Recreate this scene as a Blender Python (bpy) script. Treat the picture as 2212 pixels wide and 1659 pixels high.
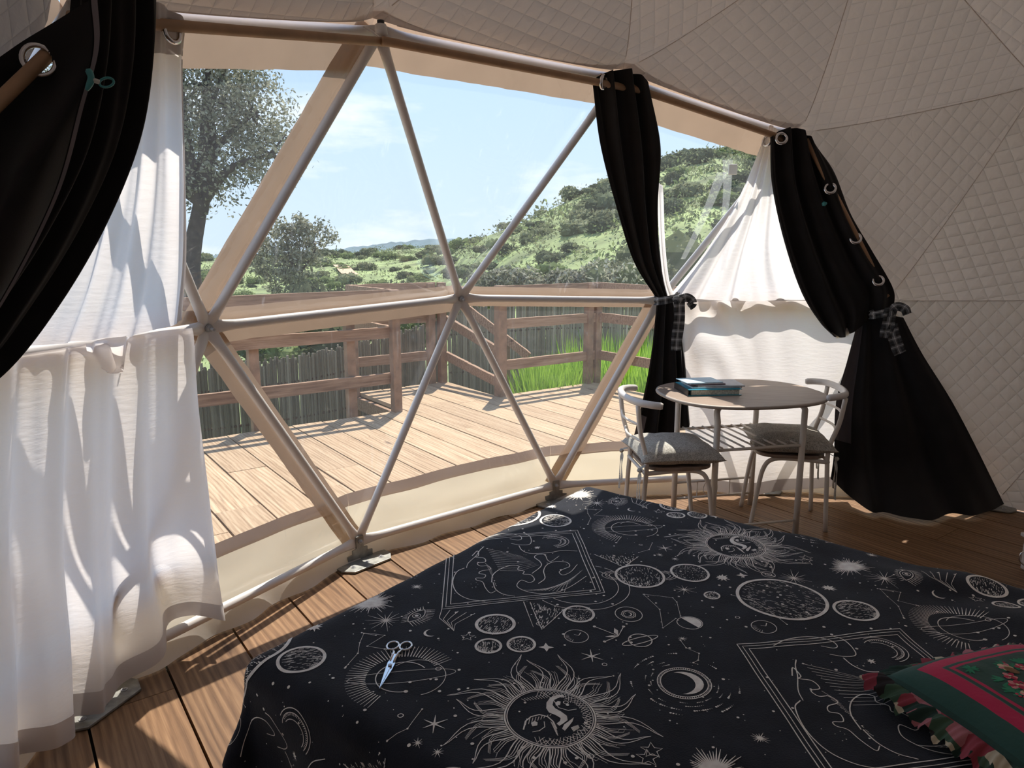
import bpy, bmesh, math, random
from math import sin, cos, pi, sqrt, atan2, tan, exp
from mathutils import Vector, Matrix, noise
from mathutils.geometry import tessellate_polygon

for o in list(bpy.data.objects):
    bpy.data.objects.remove(o, do_unlink=True)
scene = bpy.context.scene
COL = scene.collection
random.seed(7)

# ---------------------------------------------------------------- camera, sky, sun, exposure
IW, IH = 2212.0, 1659.0
FPX, PITCH, ROLL, CAMH = 1539.78, 0.18796, 0.001846, 1.55
_fw = Vector((0, cos(PITCH), -sin(PITCH)))
_r0 = Vector((1, 0, 0)); _u0 = _r0.cross(_fw)
_rt = _r0 * cos(ROLL) + _u0 * sin(ROLL)
_up = -_r0 * sin(ROLL) + _u0 * cos(ROLL)
CAM = Vector((0, 0, CAMH))
cam_data = bpy.data.cameras.new('camera')
cam = bpy.data.objects.new('camera', cam_data); COL.objects.link(cam)
M = Matrix((_rt, _up, -_fw)).transposed().to_4x4(); M.translation = CAM
cam.matrix_world = M
cam_data.sensor_fit = 'HORIZONTAL'; cam_data.sensor_width = 36.0
cam_data.lens = FPX / IW * 36.0
cam_data.clip_start = 0.05; cam_data.clip_end = 2000
scene.camera = cam

SUN_EL, SUN_AZ = math.radians(60.0), math.radians(9.0)     # azimuth from +Y towards +X
SUN_DIR = Vector((sin(SUN_AZ) * cos(SUN_EL), cos(SUN_AZ) * cos(SUN_EL), sin(SUN_EL)))
sd = bpy.data.lights.new('sun', 'SUN'); sd.energy = 4.4; sd.angle = math.radians(0.55); sd.color = (1.0, 0.93, 0.83)
so = bpy.data.objects.new('sun', sd); COL.objects.link(so)
so.rotation_euler = SUN_DIR.to_track_quat('Z', 'Y').to_euler(); so.location = SUN_DIR * 30

world = bpy.data.worlds.new('sky'); scene.world = world; world.use_nodes = True
nt = world.node_tree; nt.nodes.clear()
wo = nt.nodes.new('ShaderNodeOutputWorld'); bg = nt.nodes.new('ShaderNodeBackground')
tc = nt.nodes.new('ShaderNodeTexCoord'); sx = nt.nodes.new('ShaderNodeSeparateXYZ')
nt.links.new(tc.outputs['Generated'], sx.inputs[0])
rp = nt.nodes.new('ShaderNodeValToRGB')
rp.color_ramp.elements[0].position = 0.0; rp.color_ramp.elements[0].color = (0.57, 0.70, 0.84, 1)
rp.color_ramp.elements[1].position = 0.75; rp.color_ramp.elements[1].color = (0.28, 0.48, 0.86, 1)
e_ = rp.color_ramp.elements.new(0.25); e_.color = (0.45, 0.63, 0.85, 1)
nt.links.new(sx.outputs['Z'], rp.inputs[0])
mp = nt.nodes.new('ShaderNodeMapping'); mp.inputs['Scale'].default_value = (1.0, 1.0, 3.6); mp.inputs['Location'].default_value = (0.35, 0.2, 0.1)
nt.links.new(tc.outputs['Generated'], mp.inputs[0])
nz = nt.nodes.new('ShaderNodeTexNoise'); nz.inputs['Scale'].default_value = 2.3; nz.inputs['Detail'].default_value = 7; nz.inputs['Roughness'].default_value = 0.62
nt.links.new(mp.outputs[0], nz.inputs['Vector'])
cr = nt.nodes.new('ShaderNodeValToRGB'); cr.color_ramp.elements[0].position = 0.49; cr.color_ramp.elements[1].position = 0.70
nt.links.new(nz.outputs['Fac'], cr.inputs[0])
mx = nt.nodes.new('ShaderNodeMix'); mx.data_type = 'RGBA'
nt.links.new(cr.outputs[0], mx.inputs[0]); nt.links.new(rp.outputs[0], mx.inputs[6]); mx.inputs[7].default_value = (0.92, 0.94, 0.97, 1)
nt.links.new(mx.outputs[2], bg.inputs[0]); bg.inputs[1].default_value = 0.82
nt.links.new(bg.outputs[0], wo.inputs[0])

vs = scene.view_settings
vs.view_transform = 'Standard'; vs.look = 'None'; vs.gamma = 1.0; vs.use_curve_mapping = False
vs.exposure = 0.74
cy = scene.cycles
cy.max_bounces = 6; cy.diffuse_bounces = 4; cy.glossy_bounces = 2; cy.transmission_bounces = 3; cy.transparent_max_bounces = 12
cy.caustics_reflective = False; cy.caustics_refractive = False; cy.use_adaptive_sampling = True; cy.adaptive_threshold = 0.06; cy.adaptive_min_samples = 16

# ---------------------------------------------------------------- measuring helpers
def ray(px, py):
    return (_fw + _rt * ((px - IW / 2) / FPX) - _up * ((py - IH / 2) / FPX)).normalized()
def at(px, py, z=0.0):
    d = ray(px, py); return CAM + d * ((z - CAMH) / d.z)
def aty(px, py, y):
    d = ray(px, py); return CAM + d * (y / d.y)
DC = Vector((1.61346, 1.23278, 0.68383)); DR = 3.29706; DPH = -1.26112     # the dome's sphere
def sph(px, py, inset=0.0):
    d = ray(px, py); oc = CAM - DC; r = DR - inset
    b = oc.dot(d); c = oc.dot(oc) - r * r
    return CAM + d * (-b + sqrt(max(b * b - c, 0)))
BANG = -0.63446                                                           # run of the floor boards
BS = Vector((sin(BANG), cos(BANG), 0)); BT = Vector((cos(BANG), -sin(BANG), 0))
def st(s, t, z=0.0):
    return BS * s + BT * t + Vector((0, 0, z))
def ats(px, py, s):
    d = ray(px, py); return CAM + d * ((s - CAM.dot(BS)) / d.dot(BS))
def att(px, py, t):
    d = ray(px, py); return CAM + d * ((t - CAM.dot(BT)) / d.dot(BT))
UP = Vector((0, 0, 1))

# ---------------------------------------------------------------- mesh helpers
WM = {}
class MB:
    def __init__(s): s.v = []; s.f = []; s.uv = None
    def add(s, vs, fs):
        n = len(s.v); s.v += [Vector(q) for q in vs]; s.f += [tuple(i + n for i in f) for f in fs]; return s
    def box(s, c, sx, sy, sz, ax=None):
        c = Vector(c); X, Y, Z = ax if ax else (Vector((1,0,0)), Vector((0,1,0)), UP)
        vs = [c + X*(i*sx/2) + Y*(j*sy/2) + Z*(k*sz/2) for i in (-1,1) for j in (-1,1) for k in (-1,1)]
        return s.add(vs, [(0,1,3,2),(4,6,7,5),(0,4,5,1),(2,3,7,6),(0,2,6,4),(1,5,7,3)])
    def beam(s, a, b, w, h, up=UP):
        a = Vector(a); b = Vector(b); X = (b-a); L = X.length; X.normalize()
        Y = up.cross(X).normalized(); Z = X.cross(Y)
        return s.box((a+b)/2, L, w, h, (X, Y, Z))
    def tube(s, pts, r, seg=10, cap=True, closed=False, flat=None):
        pts = [Vector(q) for q in pts]; n = len(pts)
        rr = r if isinstance(r, (list, tuple)) else [r]*n
        T = []
        for i in range(n):
            a = pts[(i-1) % n] if closed or i else pts[i]; b = pts[(i+1) % n] if closed or i < n-1 else pts[i]
            T.append((b-a).normalized())
        N = T[0].orthogonal().normalized()
        if flat: N = flat[0]
        rows = []
        for i in range(n):
            if i:
                N = (N - T[i]*N.dot(T[i]))
                N = N.normalized() if N.length > 1e-6 else T[i].orthogonal().normalized()
            B = T[i].cross(N)
            fx, fy = (flat[1][i] if flat else (1, 1))
            rows.append([pts[i] + N*(rr[i]*fx*cos(2*pi*k/seg)) + B*(rr[i]*fy*sin(2*pi*k/seg)) for k in range(seg)])
        base = len(s.v)
        for row in rows: s.v += row
        m = n if closed else n-1
        for i in range(m):
            j = (i+1) % n
            for k in range(seg):
                l = (k+1) % seg
                s.f.append((base+i*seg+k, base+i*seg+l, base+j*seg+l, base+j*seg+k))
        if cap and not closed:
            s.f.append(tuple(base+k for k in reversed(range(seg)))); s.f.append(tuple(base+(n-1)*seg+k for k in range(seg)))
        return s
    def grid(s, P):
        nr = len(P); nc = len(P[0]); base = len(s.v)
        for row in P: s.v += [Vector(q) for q in row]
        for i in range(nr-1):
            for j in range(nc-1):
                a = base+i*nc+j; s.f.append((a, a+1, a+nc+1, a+nc))
        return s
    def prism(s, poly, z0, z1):
        n = len(poly); base = len(s.v)
        s.v += [Vector((q[0], q[1], z0)) for q in poly] + [Vector((q[0], q[1], z1)) for q in poly]
        s.f.append(tuple(base+i for i in reversed(range(n)))); s.f.append(tuple(base+n+i for i in range(n)))
        for i in range(n):
            j = (i+1) % n; s.f.append((base+i, base+j, base+n+j, base+n+i))
        return s
    def xprism(s, poly, O, X, Y, Z, th):
        n = len(poly); base = len(s.v)
        for d in (-th/2, th/2): s.v += [O + X*q[0] + Y*q[1] + Z*d for q in poly]
        s.f.append(tuple(base+i for i in reversed(range(n)))); s.f.append(tuple(base+n+i for i in range(n)))
        for i in range(n):
            j = (i+1) % n; s.f.append((base+i, base+j, base+n+j, base+n+i))
        return s
    def build(s, name, mat, parent=None, smooth=False, bevel=0, kind=None):
        me = bpy.data.meshes.new(name)
        off = WM[parent.name].inverted() if parent is not None else None
        me.from_pydata([tuple(off @ q) if off else tuple(q) for q in s.v], [], s.f)
        if not s.uv and len(s.f) < 60000:
            bm = bmesh.new(); bm.from_mesh(me); bmesh.ops.recalc_face_normals(bm, faces=bm.faces); bm.to_mesh(me); bm.free()
        if s.uv:
            lay = me.uv_layers.new(name='UVMap')
            for p in me.polygons:
                for li, vi in zip(p.loop_indices, p.vertices): lay.data[li].uv = s.uv[vi]
        if smooth:
            for p in me.polygons: p.use_smooth = True
        me.materials.append(mat); me.update()
        o = bpy.data.objects.new(name, me); COL.objects.link(o)
        if parent is not None: o.parent = parent
        WM[o.name] = WM[parent.name] if parent is not None else Matrix.Identity(4)
        if bevel:
            b = o.modifiers.new('bevel', 'BEVEL'); b.width = bevel; b.segments = 2; b.limit_method = 'ANGLE'
        if kind: o['kind'] = kind
        return o
def empty(name, loc=(0,0,0), label=None, cat=None, group=None, kind=None):
    o = bpy.data.objects.new(name, None); COL.objects.link(o); o.empty_display_size = 0.1
    o.location = loc; WM[o.name] = Matrix.Translation(Vector(loc))
    return tag(o, label, cat, group, kind)
def tag(o, label=None, cat=None, group=None, kind=None):
    if label: o['label'] = label
    if cat: o['category'] = cat
    if group: o['group'] = group
    if kind: o['kind'] = kind
    return o
def copy_tree(o, M, parent=None):
    c = o.copy(); COL.objects.link(c); c.parent = parent
    if parent is None: c.matrix_world = M
    for ch in o.children: copy_tree(ch, M, c)
    return c
def crom(p, n):
    """Catmull-Rom through points p (list of Vectors), n samples"""
    m = len(p)
    out = []
    for i in range(n):
        x = i/(n-1)*(m-1); k = min(int(x), m-2); f = x-k
        p1, p2 = p[k], p[k+1]
        p0 = p[k-1] if k > 0 else p1*2-p2
        p3 = p[k+2] if k+2 < m else p2*2-p1
        out.append(0.5*((2*p1)+(-p0+p2)*f+(2*p0-5*p1+4*p2-p3)*f*f+(-p0+3*p1-3*p2+p3)*f**3))
    return out
def cloth(rows, nu, nv, fold=None):
    R = [crom(r, nu) for r in rows]
    colz = [crom([R[i][j] for i in range(len(R))], nv) for j in range(nu)]
    G = [[colz[j][i] for j in range(nu)] for i in range(nv)]
    if fold:
        for i in range(nv):
            for j in range(nu):
                q = G[i][j]; n = Vector((DC.x-q.x, DC.y-q.y, 0)).normalized()
                G[i][j] = q + n*fold(j/(nu-1), i/(nv-1))
    mb = MB(); mb.grid(G)
    mb.uv = [(j/(nu-1), i/(nv-1)) for i in range(nv) for j in range(nu)]
    mb.G = G
    return mb
def ring_torus(c, nrm, R, r, n=28, seg=8):
    nrm = nrm.normalized(); a = nrm.orthogonal().normalized(); b = nrm.cross(a)
    mb = MB(); mb.tube([c+a*(R*cos(2*pi*i/n))+b*(R*sin(2*pi*i/n)) for i in range(n)], r, seg, closed=True); return mb
def arc(c, a, b, t0, t1, n):
    return [Vector(c)+a*cos(t0+(t1-t0)*i/(n-1))+b*sin(t0+(t1-t0)*i/(n-1)) for i in range(n)]

# ---------------------------------------------------------------- materials
def newmat(name):
    m = bpy.data.materials.new(name); m.use_nodes = True; n = m.node_tree; n.nodes.clear()
    out = n.nodes.new('ShaderNodeOutputMaterial'); return m, n, out
def N(n, t, **kw):
    x = n.nodes.new(t)
    for k, v in kw.items():
        if k in x.inputs: x.inputs[k].default_value = v
        else: setattr(x, k, v)
    return x
def L(n, a, b): n.links.new(a, b)
def rgba(c): return (c[0], c[1], c[2], 1)
def pmat(name, col, rough=0.5, metal=0.0, var=0.06, scale=8.0, bump=0.0, bscale=60.0, sheen=0.0, spec=0.5, rnd=0.0):
    m, n, out = newmat(name); p = N(n, 'ShaderNodeBsdfPrincipled', Roughness=rough, Metallic=metal)
    p.inputs['Specular IOR Level'].default_value = spec
    if sheen: p.inputs['Sheen Weight'].default_value = sheen; p.inputs['Sheen Roughness'].default_value = 0.5
    t = N(n, 'ShaderNodeTexCoord'); z = N(n, 'ShaderNodeTexNoise', Scale=scale, Detail=4.0)
    L(n, t.outputs['Object'], z.inputs['Vector'])
    r = N(n, 'ShaderNodeValToRGB'); k = 1-var
    r.color_ramp.elements[0].position = 0.3; r.color_ramp.elements[1].position = 0.7
    r.color_ramp.elements[0].color = rgba([c*k for c in col]); r.color_ramp.elements[1].color = rgba([min(1, c*(1+var)) for c in col])
    L(n, z.outputs['Fac'], r.inputs[0]); src = r.outputs[0]
    if rnd:
        oi = N(n, 'ShaderNodeObjectInfo'); mr = N(n, 'ShaderNodeMapRange'); mr.inputs[3].default_value = 1-rnd; mr.inputs[4].default_value = 1+rnd
        L(n, oi.outputs['Random'], mr.inputs[0]); vm = N(n, 'ShaderNodeVectorMath', operation='SCALE')
        L(n, src, vm.inputs[0]); L(n, mr.outputs[0], vm.inputs['Scale']); src = vm.outputs[0]
    L(n, src, p.inputs['Base Color'])
    if bump:
        z2 = N(n, 'ShaderNodeTexNoise', Scale=bscale, Detail=5.0); L(n, t.outputs['Object'], z2.inputs['Vector'])
        b = N(n, 'ShaderNodeBump', Strength=bump, Distance=0.01); L(n, z2.outputs['Fac'], b.inputs['Height']); L(n, b.outputs[0], p.inputs['Normal'])
    L(n, p.outputs[0], out.inputs[0]); return m
def thinmat(name, col, tcol, trans=0.5, bump=0.0, bscale=40.0, bstretch=(1,1,1), var=0.05, clear=0.0):
    """thin cloth or sheet lit through from behind: diffuse + translucent (+ a little straight-through light)"""
    m, n, out = newmat(name)
    d = N(n, 'ShaderNodeBsdfDiffuse'); tr = N(n, 'ShaderNodeBsdfTranslucent')
    t = N(n, 'ShaderNodeTexCoord'); z = N(n, 'ShaderNodeTexNoise', Scale=5.0, Detail=4.0); L(n, t.outputs['Object'], z.inputs['Vector'])
    for c, s in ((col, d), (tcol, tr)):
        r = N(n, 'ShaderNodeValToRGB'); r.color_ramp.elements[0].color = rgba([x*(1-var) for x in c]); r.color_ramp.elements[1].color = rgba([min(1, x*(1+var)) for x in c])
        L(n, z.outputs['Fac'], r.inputs[0]); L(n, r.outputs[0], s.inputs['Color'])
    if bump:
        mpn = N(n, 'ShaderNodeMapping', Scale=bstretch); L(n, t.outputs['Object'], mpn.inputs[0])
        z2 = N(n, 'ShaderNodeTexNoise', Scale=bscale, Detail=3.0); L(n, mpn.outputs[0], z2.inputs['Vector'])
        b = N(n, 'ShaderNodeBump', Strength=bump, Distance=0.01); L(n, z2.outputs['Fac'], b.inputs['Height'])
        L(n, b.outputs[0], d.inputs['Normal']); L(n, b.outputs[0], tr.inputs['Normal'])
    mix = N(n, 'ShaderNodeMixShader'); mix.inputs[0].default_value = trans
    L(n, d.outputs[0], mix.inputs[1]); L(n, tr.outputs[0], mix.inputs[2]); o = mix.outputs[0]
    if clear:
        tp = N(n, 'ShaderNodeBsdfTransparent'); m2 = N(n, 'ShaderNodeMixShader'); m2.inputs[0].default_value = clear
        L(n, o, m2.inputs[1]); L(n, tp.outputs[0], m2.inputs[2]); o = m2.outputs[0]
    L(n, o, out.inputs[0]); return m
def woodmat(name, c1, c2, c3, rough=0.6, axis=None, grain=1.0, rnd=0.14, knots=True, bump=0.25):
    """boards: grain drawn out along the board axis (world XY angle), a different cut for every board"""
    m, n, out = newmat(name); p = N(n, 'ShaderNodeBsdfPrincipled', Roughness=rough)
    p.inputs['Specular IOR Level'].default_value = 0.3
    t = N(n, 'ShaderNodeTexCoord'); oi = N(n, 'ShaderNodeObjectInfo')
    mp1 = N(n, 'ShaderNodeMapping'); mp1.inputs['Rotation'].default_value = (0, 0, axis if axis else 0)
    L(n, t.outputs['Object'], mp1.inputs[0])
    off = N(n, 'ShaderNodeVectorMath', operation='SCALE'); off.inputs[0].default_value = (37.0, 53.0, 19.0); L(n, oi.outputs['Random'], off.inputs['Scale'])
    ad = N(n, 'ShaderNodeVectorMath', operation='ADD'); L(n, mp1.outputs[0], ad.inputs[0]); L(n, off.outputs[0], ad.inputs[1])
    mp2 = N(n, 'ShaderNodeMapping', Scale=(1.6*grain, 44*grain, 44*grain)); L(n, ad.outputs[0], mp2.inputs[0])
    z = N(n, 'ShaderNodeTexNoise', Scale=1.0, Detail=6.0, Roughness=0.65, Distortion=0.7); L(n, mp2.outputs[0], z.inputs['Vector'])
    mp3 = N(n, 'ShaderNodeMapping', Scale=(0.5*grain, 3.2*grain, 3*grain)); L(n, ad.outputs[0], mp3.inputs[0])
    w = N(n, 'ShaderNodeTexWave', Scale=3.5, Distortion=6.0, Detail=3.0); w.bands_direction = 'Y'; w.inputs['Detail Scale'].default_value = 1.2
    L(n, mp3.outputs[0], w.inputs['Vector'])
    mxx = N(n, 'ShaderNodeMath', operation='MULTIPLY_ADD'); L(n, w.outputs['Fac'], mxx.inputs[0]); mxx.inputs[1].default_value = 0.16; 
    ml = N(n, 'ShaderNodeMath', operation='MULTIPLY'); ml.inputs[1].default_value = 0.84; L(n, z.outputs['Fac'], ml.inputs[0]); L(n, ml.outputs[0], mxx.inputs[2])
    r = N(n, 'ShaderNodeValToRGB'); r.color_ramp.elements[0].position = 0.32; r.color_ramp.elements[0].color = rgba(c1)
    r.color_ramp.elements[1].position = 0.68; r.color_ramp.elements[1].color = rgba(c3); e = r.color_ramp.elements.new(0.5); e.color = rgba(c2)
    L(n, mxx.outputs[0], r.inputs[0]); src = r.outputs[0]
    mr = N(n, 'ShaderNodeMapRange'); mr.inputs[3].default_value = 1-rnd; mr.inputs[4].default_value = 1+rnd; L(n, oi.outputs['Random'], mr.inputs[0])
    vm = N(n, 'ShaderNodeVectorMath', operation='SCALE'); L(n, src, vm.inputs[0]); L(n, mr.outputs[0], vm.inputs['Scale']); src = vm.outputs[0]
    if knots:
        mp4 = N(n, 'ShaderNodeMapping', Scale=(1.3, 4.2, 4.2)); L(n, ad.outputs[0], mp4.inputs[0])
        v = N(n, 'ShaderNodeTexVoronoi', Scale=1.0); L(n, mp4.outputs[0], v.inputs['Vector'])
        kr = N(n, 'ShaderNodeValToRGB'); kr.color_ramp.elements[0].position = 0.045; kr.color_ramp.elements[0].color = (0.25, 0.2, 0.18, 1)
        kr.color_ramp.elements[1].position = 0.11; kr.color_ramp.elements[1].color = (1, 1, 1, 1); L(n, v.outputs['Distance'], kr.inputs[0])
        mk = N(n, 'ShaderNodeMix', data_type='RGBA', blend_type='MULTIPLY'); mk.inputs[0].default_value = 0.8
        L(n, src, mk.inputs[6]); L(n, kr.outputs[0], mk.inputs[7]); src = mk.outputs[2]
    L(n, src, p.inputs['Base Color'])
    b = N(n, 'ShaderNodeBump', Strength=bump, Distance=0.004); L(n, mxx.outputs[0], b.inputs['Height']); L(n, b.outputs[0], p.inputs['Normal'])
    L(n, p.outputs[0], out.inputs[0]); return m
def leafmat(name, c1, c2, trans=0.35):
    m, n, out = newmat(name); g = N(n, 'ShaderNodeNewGeometry'); r = N(n, 'ShaderNodeValToRGB')
    r.color_ramp.elements[0].color = rgba(c1); r.color_ramp.elements[1].color = rgba(c2); L(n, g.outputs['Random Per Island'], r.inputs[0])
    oi = N(n, 'ShaderNodeObjectInfo'); mr = N(n, 'ShaderNodeMapRange'); mr.inputs[3].default_value = 0.8; mr.inputs[4].default_value = 1.2; L(n, oi.outputs['Random'], mr.inputs[0])
    vm = N(n, 'ShaderNodeVectorMath', operation='SCALE'); L(n, r.outputs[0], vm.inputs[0]); L(n, mr.outputs[0], vm.inputs['Scale'])
    d = N(n, 'ShaderNodeBsdfDiffuse'); t = N(n, 'ShaderNodeBsdfTranslucent'); mix = N(n, 'ShaderNodeMixShader'); mix.inputs[0].default_value = trans
    L(n, vm.outputs[0], d.inputs['Color']); L(n, vm.outputs[0], t.inputs['Color']); L(n, d.outputs[0], mix.inputs[1]); L(n, t.outputs[0], mix.inputs[2])
    L(n, mix.outputs[0], out.inputs[0]); return m

BAX = -(pi/2 - BANG) - 0.0      # turns world XY so that X runs along the boards
W_TUBE = pmat('white powder coated steel', (0.74, 0.70, 0.67), 0.32, var=0.03)
W_FLOOR = woodmat('brown floor boards', (0.125, 0.066, 0.033), (0.215, 0.118, 0.06), (0.32, 0.19, 0.10), 0.5, axis=BAX)
W_DECK = woodmat('sun bleached deck boards', (0.25, 0.16, 0.092), (0.39, 0.27, 0.165), (0.49, 0.36, 0.235), 0.75, axis=BAX, rnd=0.10)
W_RAIL = woodmat('weathered red brown rail timber', (0.19, 0.108, 0.068), (0.30, 0.185, 0.118), (0.41, 0.27, 0.18), 0.8, grain=1.2, knots=True, axis=BAX+pi/2, bump=0.15)
W_POST = pmat('weathered red brown post timber', (0.28, 0.17, 0.108), 0.85, var=0.3, scale=9, bump=0.3, bscale=25)
W_ROD = pmat('pale turned wood rod', (0.40, 0.24, 0.135), 0.5, var=0.12, scale=14)
W_ZINC = pmat('galvanised steel', (0.33, 0.33, 0.31), 0.5, metal=0.75, var=0.25, scale=30, bump=0.1)
W_BOLT = pmat('steel bolt', (0.46, 0.46, 0.47), 0.35, metal=0.25)
W_CHROME = pmat('polished steel', (0.72, 0.70, 0.70), 0.12, metal=1.0, var=0.02)
W_BLACK = pmat('blackout cloth', (0.0125, 0.0108, 0.0112), 0.85, var=0.2, sheen=0.12, bump=0.08, bscale=400, spec=0.25)
W_BLACKR = pmat('grey lining cloth of the blackout curtain', (0.20, 0.175, 0.19), 0.85, var=0.1, bump=0.05, bscale=300)
W_WHITE = thinmat('white cotton curtain cloth', (0.84, 0.815, 0.81), (0.95, 0.905, 0.89), 0.58, bump=0.18, bscale=18, bstretch=(1, 1, 4))
W_SHEER = thinmat('thin white sheet', (0.85, 0.86, 0.9), (0.85, 0.86, 0.9), 0.6, clear=0.82)
W_BAND = thinmat('doubled white hem cloth', (0.70, 0.66, 0.645), (0.60, 0.56, 0.55), 0.35)
W_STRIP = thinmat('beige welded vinyl strip', (0.42, 0.31, 0.235), (0.40, 0.283, 0.20), 0.45, var=0.14)
W_SKIRT = thinmat('cream vinyl skirt', (0.86, 0.80, 0.66), (0.96, 0.88, 0.69), 0.6, var=0.05)
W_SKTOP = thinmat('taupe vinyl border', (0.50, 0.39, 0.33), (0.42, 0.32, 0.26), 0.35, var=0.06)
W_FLAP = thinmat('white vinyl ground flap', (0.80, 0.74, 0.68), (0.7, 0.63, 0.56), 0.35, bump=0.3, bscale=9, var=0.1)

def pvc():
    m, n, out = newmat('clear vinyl sheet')
    tp = N(n, 'ShaderNodeBsdfTransparent'); tp.inputs[0].default_value = (0.965, 0.97, 0.965, 1)
    gl = N(n, 'ShaderNodeBsdfGlossy', Roughness=0.06); gl.inputs[0].default_value = (1, 1, 1, 1)
    tl = N(n, 'ShaderNodeBsdfTranslucent'); tl.inputs[0].default_value = (0.95, 0.95, 0.97, 1)
    t = N(n, 'ShaderNodeTexCoord'); z = N(n, 'ShaderNodeTexNoise', Scale=3.0, Detail=2.0, Distortion=1.0); L(n, t.outputs['Object'], z.inputs['Vector'])
    b = N(n, 'ShaderNodeBump', Strength=0.35, Distance=0.05); L(n, z.outputs['Fac'], b.inputs['Height']); L(n, b.outputs[0], gl.inputs['Normal'])
    fr0 = N(n, 'ShaderNodeFresnel', IOR=1.3); fr = N(n, 'ShaderNodeMath', operation='MINIMUM'); fr.inputs[1].default_value = 0.16; L(n, fr0.outputs[0], fr.inputs[0])
    mixg = N(n, 'ShaderNodeMixShader'); L(n, fr.outputs[0], mixg.inputs[0]); L(n, tp.outputs[0], mixg.inputs[1]); L(n, gl.outputs[0], mixg.inputs[2])
    mpn = N(n, 'ShaderNodeMapping', Scale=(9, 9, 0.45)); mpn.inputs['Rotation'].default_value = (0.25, 0.35, 0); L(n, t.outputs['Object'], mpn.inputs[0])
    zs = N(n, 'ShaderNodeTexNoise', Scale=2.2, Detail=5.0, Roughness=0.7); L(n, mpn.outputs[0], zs.inputs['Vector'])
    r = N(n, 'ShaderNodeValToRGB'); r.color_ramp.elements[0].position = 0.62; r.color_ramp.elements[0].color = (0.03, 0.03, 0.03, 1)
    r.color_ramp.elements[1].position = 0.84; r.color_ramp.elements[1].color = (0.20, 0.20, 0.20, 1); L(n, zs.outputs['Fac'], r.inputs[0])
    mixt = N(n, 'ShaderNodeMixShader'); L(n, r.outputs[0], mixt.inputs[0]); L(n, mixg.outputs[0], mixt.inputs[1]); L(n, tl.outputs[0], mixt.inputs[2])
    L(n, mixt.outputs[0], out.inputs[0]); return m
W_PVC = pvc()

def quilt():
    """white quilted lining: diamond stitching from the panel's own coordinates; a thin sheet that lets a little daylight through"""
    m, n, out = newmat('white quilted lining')
    t = N(n, 'ShaderNodeTexCoord'); sp = N(n, 'ShaderNodeSeparateXYZ'); L(n, t.outputs['UV'], sp.inputs[0])
    def m2(op, a, b):
        x = N(n, 'ShaderNodeMath', operation=op)
        for i, q in enumerate((a, b)):
            if q is None: continue
            if isinstance(q, (int, float)): x.inputs[i].default_value = q
            else: L(n, q, x.inputs[i])
        return x.outputs[0]
    k = pi/0.088
    s1 = m2('ABSOLUTE', m2('SINE', m2('MULTIPLY', m2('ADD', sp.outputs[0], m2('MULTIPLY', sp.outputs[1], 0.8)), k), None), None)
    s2 = m2('ABSOLUTE', m2('SINE', m2('MULTIPLY', m2('SUBTRACT', sp.outputs[0], m2('MULTIPLY', sp.outputs[1], 0.8)), k), None), None)
    h = m2('POWER', m2('MINIMUM', s1, s2), 0.45)
    z = N(n, 'ShaderNodeTexNoise', Scale=7.0, Detail=4.0, Distortion=0.4); L(n, t.outputs['Object'], z.inputs['Vector'])
    z9 = N(n, 'ShaderNodeTexNoise', Scale=1.6, Detail=2.0); L(n, t.outputs['Object'], z9.inputs['Vector'])
    hh = m2('ADD', m2('MULTIPLY', m2('MULTIPLY', h, z9.outputs['Fac']), 1.0), m2('MULTIPLY', z.outputs['Fac'], 0.9))
    b = N(n, 'ShaderNodeBump', Strength=0.85, Distance=0.02); L(n, hh, b.inputs['Height'])
    d = N(n, 'ShaderNodeBsdfDiffuse'); d.inputs[0].default_value = (0.79, 0.70, 0.635, 1); L(n, b.outputs[0], d.inputs['Normal'])
    tr = N(n, 'ShaderNodeBsdfTranslucent'); tr.inputs[0].default_value = (0.85, 0.75, 0.68, 1)
    mix = N(n, 'ShaderNodeMixShader'); mix.inputs[0].default_value = 0.042
    L(n, d.outputs[0], mix.inputs[1]); L(n, tr.outputs[0], mix.inputs[2]); L(n, mix.outputs[0], out.inputs[0]); return m
W_QUILT = quilt()

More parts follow.
